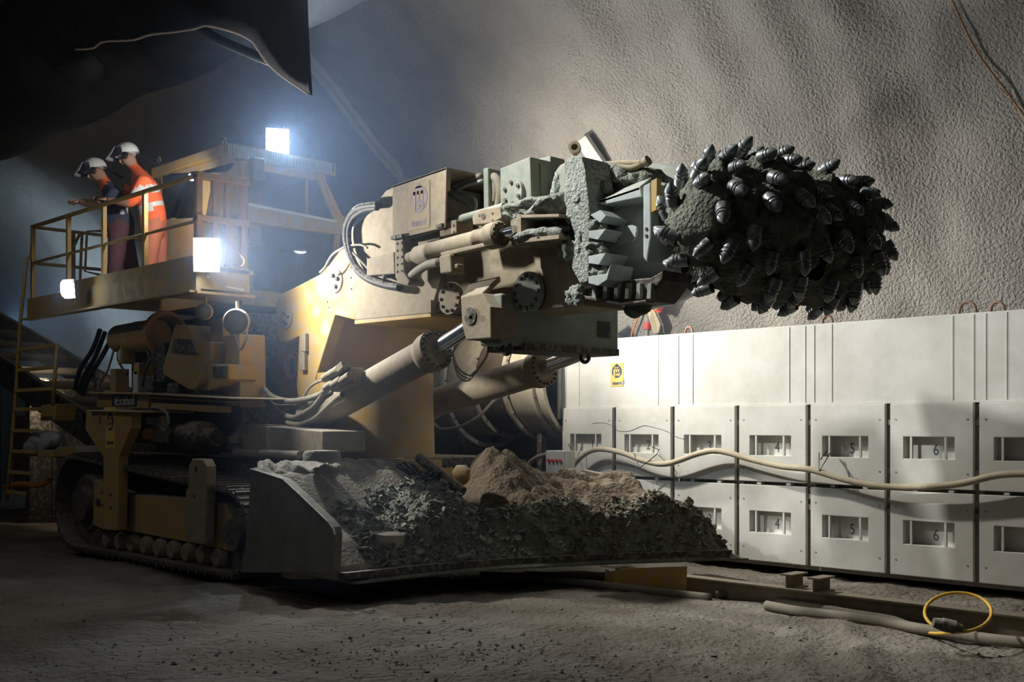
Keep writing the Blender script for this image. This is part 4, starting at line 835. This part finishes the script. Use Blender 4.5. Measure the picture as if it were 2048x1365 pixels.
for pts, r in (([(757,410),(735,412),(712,420),(696,445),(692,475),(700,510),(715,540),(740,560),(775,572),(800,575)], .04), ([(755,416),(730,420),(708,435),(698,460),(700,495),(712,530),(738,556),(770,568)], .03), ([(690,492),(720,490),(735,496)], .012), ([(690,494),(665,510),(650,535),(640,545)], .014), ([(700,500),(720,520),(745,545),(770,557)], .014)):
    b = MB(); b.tube([Q(a, c, 7.42) for a, c in pts], r, 10, smooth=6); part('boom_hose', b, M_RUB if r > .02 else M_HOSE, None, 0, 'all')
for i in range(3):
    b = MB(); b.tube([Q(905,705+6*i,8.0), Q(915,735+8*i,8.3), Q(935,750+6*i,8.5), Q(955,740,8.4), Q(972,715,8.2), Q(978,695,8.0)], .012, 6, smooth=5); part('loop_hose', b, M_HOSE, None, 0, 'all')
# ---------------------------------------------------------------- loading apron
def lip(y):
    P = [(6.1,-8.80),(7.4,-8.74),(8.2,-8.58),(9.2,-8.15),(10.6,-7.38)]
    for (a, u), (c, w) in zip(P, P[1:]):
        if y <= c: return u + (w-u)*(y-a)/(c-a)
    return P[-1][1]
def sst(a, b_, x): t = max(0, min(1, (x-a)/(b_-a))); return t*t*(3-2*t)
def deck_z(s, y):
    s = s*(1 - .42*sst(8.6, 9.6, y)); P = [(-1,.34),(0,.36),(.25,.60),(.5,.70),(.62,.78),(1.05,1.20),(1.25,1.27),(3,1.27)]
    for (a, u), (c, w) in zip(P, P[1:]):
        if s <= c: z = u + (w-u)*(s-a)/(c-a); break
    return .36 + (z-.36)*(1 - .6*math.exp(-((y-8.35)/.42)**4))
def grid(name, y0, y1, ny, s0, s1, ns, zf, m, base, parent=None):
    b = MB(); vs = []
    for j in range(ny+1):
        y = y0 + (y1-y0)*j/ny
        for i in range(ns+1):
            s = s0 + (s1-s0)*i/ns; vs.append((lip(y) - s, y, zf(s, y)))
    k = len(vs); vs += [(v[0], v[1], base) for v in vs]; n = ns+1; fs = []
    for j in range(ny):
        for i in range(ns): fs += [[j*n+i, j*n+i+1, (j+1)*n+i+1, (j+1)*n+i], [k+j*n+i, k+(j+1)*n+i, k+(j+1)*n+i+1, k+j*n+i+1]]
    for j in range(ny): fs += [[j*n, (j+1)*n, k+(j+1)*n, k+j*n], [j*n+ns, k+j*n+ns, k+(j+1)*n+ns, (j+1)*n+ns]]
    for i in range(ns): fs += [[i, k+i, k+i+1, i+1], [ny*n+i, ny*n+i+1, k+ny*n+i+1, k+ny*n+i]]
    b.add(vs, fs); return b
ap = grid('', 6.22, 10.45, 90, 0, 1.42, 50, lambda s, y: deck_z(s, y) + .02*noise.fractal(V((s*3, y*3, 0)), 1, 2, 3), None, .26); ap = part('loading_apron', ap, M_SAND, None, 0, 'all')
sidep('apron_side_plate', [(502,939),(566,959),(600,990),(656,1044),(665,1055),(668,1069),(664,1147),(481,1146),(490,1100)], 6.15, 6.25, mat('scraped_plate', (.15,.145,.13), (.24,.225,.19), .6, .2, sc=3.5, bump=.2, c3=(.26,.22,.12)), ap, .01)
b = MB(); b.tube([Q(502,939,6.15), Q(566,959,6.15), Q(600,990,6.15), Q(656,1044,6.15), Q(666,1058,6.15), Q(668,1070,6.15)], .012, 6); b.build('worn_edge', mat('bare_worn_steel', (.50,.50,.47), (.40,.40,.37), .4, .8, sc=8), ap)
b = MB(); b.prism([(lip(10.45)+.02,10.45,.26),(lip(10.45)-.5,10.45,.26),(-9.5,10.45,.3),(-9.6,10.45,1.15),(-9.2,10.45,1.1),(lip(10.45)-.75,10.45,.62)], (0,.08,0)); b.build('apron_side_plate', M_BEI, ap, bevel=.01)
b = MB()
for k in range(30):
    y0, y1 = 6.25 + 4.2*k/30, 6.25 + 4.2*(k+1)/30
    b.prism([(lip(y0)-.06,y0,.27),(lip(y0)+.10,y0,.27),(lip(y1)+.10,y1,.27),(lip(y1)-.06,y1,.27)], (0,0,.06))
b.build('apron_lip', M_DKS, ap)
b = MB(); b.cyl(QZ(620,1152,.2), QZ(620,1152,.2)+V((0,0,.08)), .28, n=28); b.build('bottom_disc', M_BEI, ap)
for a, c, y in ((644,918,6.72),(990,935,9.35)):
    p = Q(a, c, y); b = MB(); b.lathe((p.x, p.y, p.z-.02), (0,0,1), [(0,.19),(.07,.19),(.10,.17),(.11,0)], 32); b.build('bearing_cap', M_SAND, ap, smooth=True)
c = V((-9.02, 7.0, .665)); b = MB(); b.lathe(c, (.12,0,1), [(-.15,.22),(-.02,.22),(-.005,.20),(0,0)], 40); b.build('gathering_disc', mat('polished_disc', (.52,.50,.44), (.45,.43,.38), .5, .4, sc=4), ap, smooth=True)
sidep('octagon_plate', [(903,943),(912,931),(926,931),(934,941),(933,960),(924,970),(908,968)], 8.4, 8.46, M_YELD, ap)
b = MB(); b.cyl(Q(838,915,8.0), Q(925,985,8.1), .06, n=12); b.build('drag_arm', M_DKS, ap, smooth=True)
for i in range(6):
    b = MB(); b.tube([Q(760+12*i,925,7.9), Q(790+14*i,940+4*i,7.95), Q(830+10*i,945,8.0), Q(870,960+3*i,8.0)], .02, 7, smooth=4); b.build('floor_hose', M_RUB, ap, smooth='all')
# spoil lying on the apron
G = [(-9.24,7.8,.42,.42),(-9.5,8.2,.35,.4),(-8.62,8.1,.50,.40),(-8.75,7.5,.32,.38),(-8.80,6.75,.16,.30),(-8.75,7.1,.12,.3),(-8.5,8.6,.42,.4),(-8.35,9.0,.32,.4),(-8.1,9.4,.30,.4),(-7.9,9.8,.34,.4),(-7.62,10.15,.40,.36),(-8.0,9.9,.2,.4)]
def muck_z(s, y):
    x = lip(y) - s; z = deck_z(max(s,0), y); m = 0
    for a, c, h, r in G: m = max(m, h*math.exp(-((x-a)**2 + (y-c)**2)/(r*r)) ) if False else m + .62*h*math.exp(-((x-a)**2 + (y-c)**2)/(r*r))
    cov = sst(1.15, .55, s) ; m = (m + .05)*cov
    p = V((x, y, 0)); z = z + m - .05 + .10*noise.fractal(p*4.2, 1, 2.1, 4)*min(1, m*4+.2) + .03*noise.fractal(p*13, 1, 2, 3)
    f = sst(-.13, .12, s); fy = sst(6.3, 6.7, y)*sst(10.62, 10.4, y); f *= .12 + .88*fy if s < .5 else 1
    if y < 6.75: z -= .15*(1-fy)
    return .24 + (max(z, .25) - .24)*f
mk = grid('', 6.35, 10.6, 220, -.13, 1.35, 84, muck_z, None, .22)
mk.build('spoil_heap', M_MUCK, None, smooth='all', kind='stuff', label='heap of wet grey-green broken rock lying on the loading apron', cat='rubble')
b = MB(); c2 = MB(); random.seed(3)
for i in range(5200):
    y = random.uniform(6.4, 10.5); s = random.uniform(-.12, .95) if i % 3 else random.uniform(-.12, .25)
    z = muck_z(s, y)
    if z < .3: continue
    if z - deck_z(max(s,0), y) < -.02: continue
    p = V((lip(y) - s, y, z)); sz = abs(random.gauss(.010, .014)) + .008
    M = Quaternion((random.gauss(1,.0), random.gauss(0,.45), random.gauss(0,.45), random.gauss(0,1))).normalized().to_matrix()
    q = [p + M @ V((sz*random.uniform(.7,1.6)*math.cos(t), sz*random.uniform(.6,1.1)*math.sin(t), 0)) for t in (0,1.2,2.4,3.6,4.9)]; u = M @ V((0,0,sz*random.uniform(.2,.5)))
    (c2 if (i % 5 == 0 or (y > 8.9 and i % 2)) else b).prism(q, u)
b.build('rock_flakes', M_SHARD, None, kind='stuff', label='loose shale flakes covering the spoil heap', cat='rubble')
c2.build('brown_flakes', M_MUCKB, None, kind='stuff', label='brown earth crumbs scattered through the spoil heap', cat='rubble')
# brown earth banked on the far wing of the apron
b = grid('', 8.62, 10.5, 90, .5, 1.5, 50, lambda s, y: deck_z(s, y) + .02 + .10*sst(8.6,9.0,y)*(1 + 1.1*noise.fractal(V((s*4, y*4, 5)), 1, 2, 4)) + .035*noise.fractal(V((s*11, y*11, 5)), 1, 2, 3) + .04*math.exp(-((y-9.2)/.3)**2-((s-1.2)/.3)**2), None, .3)
b.build('earth_bank', M_MUCKB, None, smooth='all', kind='stuff', label='bank of brown earth on the far wing of the apron', cat='rubble')
b = grid('', 6.28, 7.7, 60, 1.0, 1.45, 24, lambda s, y: deck_z(s, y) + .035 + .06*noise.fractal(V((s*5, y*5, 8)), 1, 2, 4) - .25*sst(1.1,1.0,s), None, .8)
b.build('dust_ridge', M_SAND, None, smooth='all', kind='stuff', label='ridge of grey dust and grit along the near top edge of the apron', cat='rubble')

# ================================================================ background behind the machine
b = MB(); p = Q(60, 860, 9.5); b.box(-24, -20.5, 9.0, 10.5, .3, 1.9); b.build('salmon_container', flat('salmon_paint', (.62,.34,.22), .7), None, bevel=.03, label='salmon-coloured steel container behind the ladder', cat='container')
b = MB(); b.box(-30, -21.5, 5.2, 7.4, .5, 2.9); b.build('blue_grey_trailer', flat('blue_grey_paint', (.10,.13,.18), .7), None, bevel=.05, label='dark blue-grey backup trailer at the far left', cat='trailer')
cv = thing('belt_conveyor', (-19, 8.3, 0), 'dark conveyor frame rising behind the operators at the left edge', 'conveyor')
for y in (7.6, 9.0):
    b = MB(); b.prism([(-16.7,y,1.2),(-25,y,3.6),(-25,y,4.1),(-16.7,y,1.7)], (0,.1,0)); b.build('side_girder', M_DKS, cv)
for i in range(7):
    x = -17.4 - i; z = 1.6 + (-16.7-x)*.286; b = MB(); b.cyl((x,7.6,z), (x,9.1,z), .07, n=12); b.build('idler_roller', M_BEI, cv, smooth=True)
b = MB(); b.box(-20, -19.8, 7.7, 9.0, 0, 2.5); b.build('trestle', M_DKS, cv)
b = MB(); b.side([(92,898),(150,892),(158,905),(118,918),(90,912)], 6.5, 7.0); part('rear_fender', b, M_YELD)
b = MB(); b.side([(82,810),(112,808),(108,842),(80,842)], 6.5, 6.8); part('filter_bowl', b, M_YEL)
b = MB(); p = Q(83,885,6.45); b.blob(p, .42, .16, .14, .5, 4, 4, seed=4); b.build('plastic_sheet', flat('milky_plastic', (.45,.47,.50), .35), None, smooth='all', label='crumpled milky plastic sheet lying behind the rear of the tracks', cat='sheet')
b = MB(); b.box(p.x-.45, p.x+.6, 6.35, 7.0, p.z-.2, p.z-.1); part('rear_step', b, M_YELD)
b = MB(); b.tube([Q(10,975,6.8), Q(40,968,6.8), Q(75,972,6.8), Q(100,962,6.8)], .04, 8, smooth=4); b.build('orange_hose', M_ORA, None, smooth='all', label='orange hose curled on the floor behind the track', cat='hose')
for pts in ([(150,780),(160,740),(185,700),(200,660)],[(158,785),(170,750),(190,715),(210,665)],[(165,790),(178,755),(200,720),(222,680)]):
    b = MB(); b.tube([Q(a, c, 7.1) for a, c in pts], .035, 8, smooth=5); part('rear_hose', b, M_RUB, None, 0, 'all')

# ================================================================ two workers leaning on the platform rail
def person(name, joints, bones, regions, mats, label):
    me = bpy.data.meshes.new('figure'); names = list(joints); me.from_pydata([joints[k][0] for k in names], [(names.index(a), names.index(c)) for a, c in bones], [])
    o = bpy.data.objects.new('figure_tmp', me); COL.objects.link(o)
    sk = o.modifiers.new('skin', 'SKIN'); sk.use_smooth_shade = True; sk.branch_smoothing = .3
    for i, k in enumerate(names):
        sv = me.skin_vertices[0].data[i]; r = joints[k][1]; sv.radius = r if isinstance(r, tuple) else (r, r); sv.use_root = (k == 'pelvis')
    ss = o.modifiers.new('sub', 'SUBSURF'); ss.levels = 2; ss.render_levels = 2
    dg = bpy.context.evaluated_depsgraph_get(); m2 = bpy.data.meshes.new_from_object(o.evaluated_get(dg)); bpy.data.objects.remove(o)
    for m in mats: m2.materials.append(m)
    pos = {k: V(joints[k][0]) for k in names}
    for p in m2.polygons:
        c = p.center; best = (9, 0)
        for (a, e), mi in zip(bones, regions):
            u = pos[a]; w = pos[e]; d = w - u; t = max(0, min(1, (c-u).dot(d)/d.length_squared)); dist = (c - u - d*t).length
            if dist < best[0]: best = (dist, mi)
        mi = best[1]; ax = pos['chest'] - pos['waist']; u = (c - pos['waist']).dot(ax)/ax.length_squared
        if mi == 1 and (.02 < u < .22 or .5 < u < .68): mi = 5
        p.material_index = mi; p.use_smooth = True
    org = pos['pelvis'].copy(); org.z = DZ
    for v in m2.vertices: v.co -= org
    m2.name = name; root = thing(name, org, label, 'person'); link('body', m2, WM[root.name], root)
    return root, pos
M_SKIN = flat('skin', (.42,.24,.17), .55); M_VEST = mat('orange_hi_vis', (.85,.16,.05), (.75,.13,.05), .75, sc=5, bump=.2, bsc=14); M_NAVY = mat('navy_workwear', (.035,.04,.075), (.05,.055,.09), .85, sc=6, bump=.2, bsc=14)
M_TROU = mat('dull_orange_trousers', (.48,.16,.09), (.40,.14,.09), .85, sc=5, bump=.2, bsc=14); M_DTROU = mat('dark_maroon_trousers', (.12,.05,.06), (.09,.045,.055), .85, sc=5, bump=.2, bsc=14); M_BOOT = flat('black_boots', (.02,.02,.02), .7); M_HELM = flat('white_helmet_shell', (.70,.71,.70), .4); M_VISR = flat('dark_helmet_trim', (.02,.02,.025), .4); M_REFL = flat('silver_reflective_tape', (.55,.56,.55), .35)
def worker(name, J, Yd, label, sleeve, legs, hz):   # legs: 4 light trousers, 5 dark ones
    P = {k: QD(v[0], v[1], Yd + v[2]) for k, v in J.items()}
    for k in ('footL','footR','toeL','toeR'): P[k].z = DZ + .05
    R = dict(pelvis=(.20,.18), waist=(.205,.18), chest=(.235,.20), neck=.075, head=(.10,.105), crown=(.09,.095), chin=.065, shL=.11, elL=.072, wrL=.042, haL=.036, shR=.11, elR=.072, wrR=.042, haR=.036, hiL=.135, knL=.11, anL=.085, footL=.055, toeL=.045, hiR=.135, knR=.11, anR=.085, footR=.055, toeR=.045)
    P['haL'], P['haR'] = P['handL'], P['handR']; del P['handL'], P['handR']
    bones = [('pelvis','waist'),('waist','chest'),('chest','neck'),('neck','head'),('head','crown'),('head','chin'),('chest','shL'),('shL','elL'),('elL','wrL'),('wrL','haL'),('chest','shR'),('shR','elR'),('elR','wrR'),('wrR','haR'),('pelvis','hiL'),('hiL','knL'),('knL','anL'),('anL','footL'),('footL','toeL'),('pelvis','hiR'),('hiR','knR'),('knR','anR'),('anR','footR'),('footR','toeR')]
    fa = 2 if sleeve == 2 else 0; sh = sleeve
    reg = [1 if legs == 4 else 2,1,1,0,0,0,sh,sleeve,0,0,sh,sleeve,0,0,4,4,4,3,3,4,4,4,3,3]
    joints = {k: (P[k], R[k]) for k in R}
    root, pos = person(name, joints, bones, reg, [M_SKIN, M_VEST, M_NAVY, M_BOOT, M_TROU if legs == 4 else M_DTROU, M_REFL], label)
    # fingers: four and a thumb on each hand, curled
    for sd in 'LR':
        h = P['ha'+sd]; w = P['wr'+sd]; d = (h-w).normalized(); dn = V((0,0,-1)); sv = d.cross(dn).normalized(); b = MB()
        b.blob(h + d*.03, .045, .045, .028, .05, 3, 2)
        for i in range(4):
            o = h + d*.055 + sv*(.030 - .02*i); l = (.07,.08,.075,.06)[i]
            b.tube([o - d*.02, o + d*l*.45, o + d*l*.8 + dn*.022, o + d*l*.75 + dn*.05], [.010,.0095,.009,.007], 7, smooth=2)
        o = h + sv*.04; b.tube([o - d*.02, o + sv*.025 + d*.02 + dn*.01, o + sv*.02 + d*.055 + dn*.02], [.012,.011,.008], 7, smooth=2)
        b.build('hand', M_SKIN, root, smooth='all')
    # helmet with raised visor, ear side towards the camera; face features
    hd = P['head']; fw = V(hz).normalized(); lat = fw.cross(V((0,0,1))).normalized(); upv = lat.cross(fw); M = Matrix((fw, -lat, upv)).transposed().to_4x4()
    b = MB(); c = hd + upv*.055
    def dome(b, c, rx, ry, rz, a0, n=22, m=9, off=V((0,0,0))):
        vs = []; fs = []
        for j in range(m+1):
            t = a0 + (math.pi/2 - a0)*j/m
            for i in range(n): a = 2*math.pi*i/n; vs.append(c + M.to_3x3() @ (V((rx*math.cos(t)*math.cos(a), ry*math.cos(t)*math.sin(a), rz*math.sin(t)))+off))
        fs = [[j*n+i, j*n+(i+1)%n, (j+1)*n+(i+1)%n, (j+1)*n+i] for j in range(m) for i in range(n)]; b.add(vs, fs)
    dome(b, c, .155, .13, .145, -.15); hel = b.build('helmet', M_HELM, root, smooth='all')
    b = MB(); n = 16; vs = []; fs = []
    for j, (rr, zz) in enumerate(((.158,-.035),(.165,.02),(.162,.06))):
        for i in range(n+1): a = -1.5 + 3.0*i/n; vs.append(c + M.to_3x3() @ V((rr*1.05*math.cos(a)+.004, rr*.9*math.sin(a), zz)))
    fs = [[j*(n+1)+i, j*(n+1)+i+1, (j+1)*(n+1)+i+1, (j+1)*(n+1)+i] for j in range(2) for i in range(n)]; b.add(vs, fs); o = b.build('visor_band', M_VISR, hel); sm = o.modifiers.new('s','SOLIDIFY'); sm.thickness = .012
    b = MB(); n = 12; vs = []; fs = []
    for j in range(4):
        for i in range(n+1): a = -1.1 + 2.2*i/n; rr = .17 + .012*j; vs.append(c + M.to_3x3() @ V((rr*1.08*math.cos(a)+.02*j, rr*.9*math.sin(a), .085 - .036*j)))
    fs = [[j*(n+1)+i, j*(n+1)+i+1, (j+1)*(n+1)+i+1, (j+1)*(n+1)+i] for j in range(3) for i in range(n)]; b.add(vs, fs); o = b.build('visor', flat('grey_visor', (.30,.33,.36), .25), hel, smooth='all'); sm = o.modifiers.new('s','SOLIDIFY'); sm.thickness = .006
    b = MB()
    for sgn in (-1, 1): b.blob(c + M.to_3x3() @ V((-.01, sgn*.125, -.06)), .04, .022, .05, .0, 1, 2, M)
    b.build('ear_cups', M_VISR, hel, smooth=True)
    b = MB(); b.tube([c + M.to_3x3() @ V((-.13,-.05,-.05)), c + M.to_3x3() @ V((-.22,-.06,-.12)), c + M.to_3x3() @ V((-.30,-.06,-.20))], .016, 8); b.build('helmet_cable', M_VISR, hel)
    b = MB(); f0 = hd + fw*.085; b.tube([f0 + upv*.01, f0 + fw*.028 - upv*.03, f0 + fw*.01 - upv*.045], [.010,.017,.010], 8, smooth=2); b.build('nose', M_SKIN, root, smooth='all')
    for sgn in (-1, 1):
        b = MB(); b.blob(f0 + lat*.035*sgn + upv*.012 - fw*.006, .012, .012, .008, 0, 1, 2); b.build('eye', M_VISR, root, smooth=True)
    b = MB(); b.tube([f0 + lat*.025 - upv*.07 - fw*.008, f0 - upv*.072 + fw*.0, f0 - lat*.025 - upv*.07 - fw*.008], .006, 6); b.build('mouth', flat('lips', (.30,.13,.10), .6), root)
    return root
A1 = dict(pelvis=(243,462,.05), waist=(240,432,0), chest=(226,385,-.02), neck=(208,362,-.02), head=(192,345,-.03), crown=(192,332,-.03), chin=(184,358,-.04), shL=(226,375,.22), elL=(200,410,.2), wrL=(170,405,.1), handL=(156,403,.06), shR=(232,385,-.25), elR=(208,412,-.2), wrR=(175,408,-.1), handR=(158,405,-.06), hiL=(248,470,.14), knL=(258,515,.14), anL=(272,560,.15), footL=(274,574,.15), toeL=(262,576,.12), hiR=(236,472,-.1), knR=(232,518,-.1), anR=(226,562,-.1), footR=(226,576,-.1), toeR=(212,578,-.14))
worker('person', A1, 15.0, 'person in orange vest over navy sleeves bent over the platform rail', 2, 5, (-.68,-.70,-.28))
A2 = dict(pelvis=(312,455,.05), waist=(306,425,0), chest=(284,362,-.02), neck=(266,334,-.02), head=(256,315,-.03), crown=(256,303,-.03), chin=(250,330,-.04), shL=(282,350,.22), elL=(250,395,.25), wrL=(220,398,.2), handL=(206,396,.18), shR=(290,362,-.25), elR=(262,408,-.22), wrR=(228,402,-.15), handR=(214,400,-.12), hiL=(316,465,.14), knL=(318,512,.14), anL=(322,555,.15), footL=(324,570,.15), toeL=(312,572,.12), hiR=(304,466,-.1), knR=(300,514,-.1), anR=(296,558,-.1), footR=(296,572,-.1), toeR=(284,574,-.14))
worker('person', A2, 14.75, 'person in bright orange shirt standing behind the other at the rail', 1, 4, (-.70,-.66,-.22))

# ================================================================ added fill lamps (behind the viewer), other added lamps, and haze
def added_fill_lamp(x, a_deg, label, power):  # unseen fill lamp, added to lift the near faces and floor
    p = vault_pt(x, math.radians(a_deg), .25); d = (V((x, VY, VZ)) - p).normalized()
    t = thing('added_fill_lamp', p, label, 'lamp', 'added fill lamps on the near wall')
    b = MB(); b.obox(p, 1.2, .12, .12); b.build('housing', M_WHITE, t, bevel=.01)
    q = p + d*.075; b = MB(); b.cyl(q - V((.55,0,0)), q + V((.55,0,0)), .03, n=12); b.build('tube', emit('tube_glow', (1,.95,.85), 6) if 'tube_glow' not in bpy.data.materials else bpy.data.materials['tube_glow'], t, smooth=True)
    L = bpy.data.lights.new('tube_light', 'AREA'); L.shape = 'RECTANGLE'; L.size = 1.1; L.size_y = .1; L.energy = power; L.color = (1.0,.97,.92)
    lo = bpy.data.objects.new('tube_light', L); COL.objects.link(lo); lo.parent = t; lo.matrix_basis = WM[t.name].inverted() @ (Matrix.Translation(q + d*.06) @ d.to_track_quat('-Z','Y').to_matrix().to_4x4())
def key_flood(p, aim, power, angle):  # added spot out of view, lights boom, cutter head and doors
    p = V(p); d = (V(aim) - p).normalized(); t = thing('added_floodlight', p + V((0,0,.3)), 'unseen floodlight added under the tunnel crown to light the boom', 'lamp')
    b = MB(); b.obox(p - d*.14, .4, .3, .12, d.to_track_quat('Z','Y').to_matrix().to_4x4()); b.build('housing', M_DKS, t, bevel=.02)
    b = MB(); b.obox(p - d*.07, .34, .24, .01, d.to_track_quat('Z','Y').to_matrix().to_4x4()); b.build('lamp_face', M_LAMP, t)
    b = MB(); a = math.atan2(p.z - VZ, p.y - VY); b.tube([p - d*.14, vault_pt(p.x, a)], .03, 8); b.build('hanger', M_DKS, t)
    L = bpy.data.lights.new('flood_beam', 'SPOT'); L.energy = power; L.color = (1.0,.985,.94); L.shadow_soft_size = .12; L.spot_size = math.radians(angle); L.spot_blend = 1
    lo = bpy.data.objects.new('flood_beam', L); COL.objects.link(lo); lo.parent = t; lo.matrix_basis = WM[t.name].inverted() @ (Matrix.Translation(p) @ d.to_track_quat('-Z','Y').to_matrix().to_4x4())
key_flood((-9.0, 5.0, 7.0), (-6.6, 7.8, 3.5), P_KEY, 60)
t = thing('added_back_lamp', (-26.0, 9.5, 3.6), 'cool lamp on a mast added to light the left wall', 'lamp')  # lamp added to brighten the far left wall
b = MB(); b.obox((-26.0,9.5,3.85), .3, .12, .25); b.build('housing', M_DKS, t, bevel=.01)
b = MB(); b.cyl((-26.0,9.45,3.8), (-26.0,9.45,0), .04, n=8); b.build('mast', M_DKS, t)
L = bpy.data.lights.new('lamp_beam', 'SPOT'); L.energy = P_BACK; L.color = (.50,.72,1); L.shadow_soft_size = .1; L.spot_size = math.radians(160); L.spot_blend = 1
lo = bpy.data.objects.new('lamp_beam', L); COL.objects.link(lo); lo.parent = t; lo.matrix_basis = WM[t.name].inverted() @ (Matrix.Translation((-26.0,9.62,3.9)) @ V((-.45,.8,.4)).to_track_quat('-Z','Y').to_matrix().to_4x4())
b = MB(); b.obox((-26.0,9.57,3.85), .24, .02, .18); b.build('lamp_face', M_LAMP3, t)
t = thing('added_warm_lamp', (-19.6, 7.9, 2.3), 'small warm lamp added to brighten the backup equipment behind the ladder', 'lamp')  # lamp added to brighten the gaps and container behind the ladder
b = MB(); b.lathe((-19.6,7.9,2.35), (.3,-.9,0), [(-.12,.05),(-.02,.12),(0,.12)], 16); b.build('lamp_shell', M_DKS, t)
b = MB(); b.lathe((-19.6,7.9,2.35), (.3,-.9,0), [(-.01,.11),(.02,.06),(.025,0)], 16); b.build('lamp_face', emit('warm_glow', (1,.8,.55), 30), t)
b = MB(); b.cyl((-19.65,8.0,2.3), (-19.65,8.0,0), .03, n=8); b.build('lamp_post', M_DKS, t)
L = bpy.data.lights.new('lamp_beam', 'POINT'); L.energy = 90; L.color = (1,.82,.6); L.shadow_soft_size = .08; lo = bpy.data.objects.new('lamp_beam', L); COL.objects.link(lo); lo.parent = t; lo.location = (.1,-.2,.1)
added_fill_lamp(-5.5, 150, 'unseen tube lamp added above the viewer as fill light', P_FILL*.4)
added_fill_lamp(-14.0, 140, 'unseen tube lamp added further back above the viewer as fill light', P_FILL*1.2)
if HAZE:
    b = MB(); b.prism([(-45, 5.75, .2)] + [(-45, VY + 6.5*math.cos(a), VZ + 6.5*math.sin(a)) for a in [math.radians(-8 + 95*i/12) for i in range(13)]] + [(-45, 5.75, 8.0)], (36.8, 0, 0))
    m = bpy.data.materials.new('dust_haze'); m.use_nodes = True; N = m.node_tree.nodes; N.remove(N['Principled BSDF'])
    v = N.new('ShaderNodeVolumeScatter'); v.inputs['Color'].default_value = (.52,.70,1,1); v.inputs['Density'].default_value = HAZE; v.inputs['Anisotropy'].default_value = .35
    m.node_tree.links.new(v.outputs[0], N['Material Output'].inputs['Volume'])
    b.build('dust_haze', m, None, kind='stuff', label='bluish dust haze hanging in the tunnel behind the machine', cat='haze')
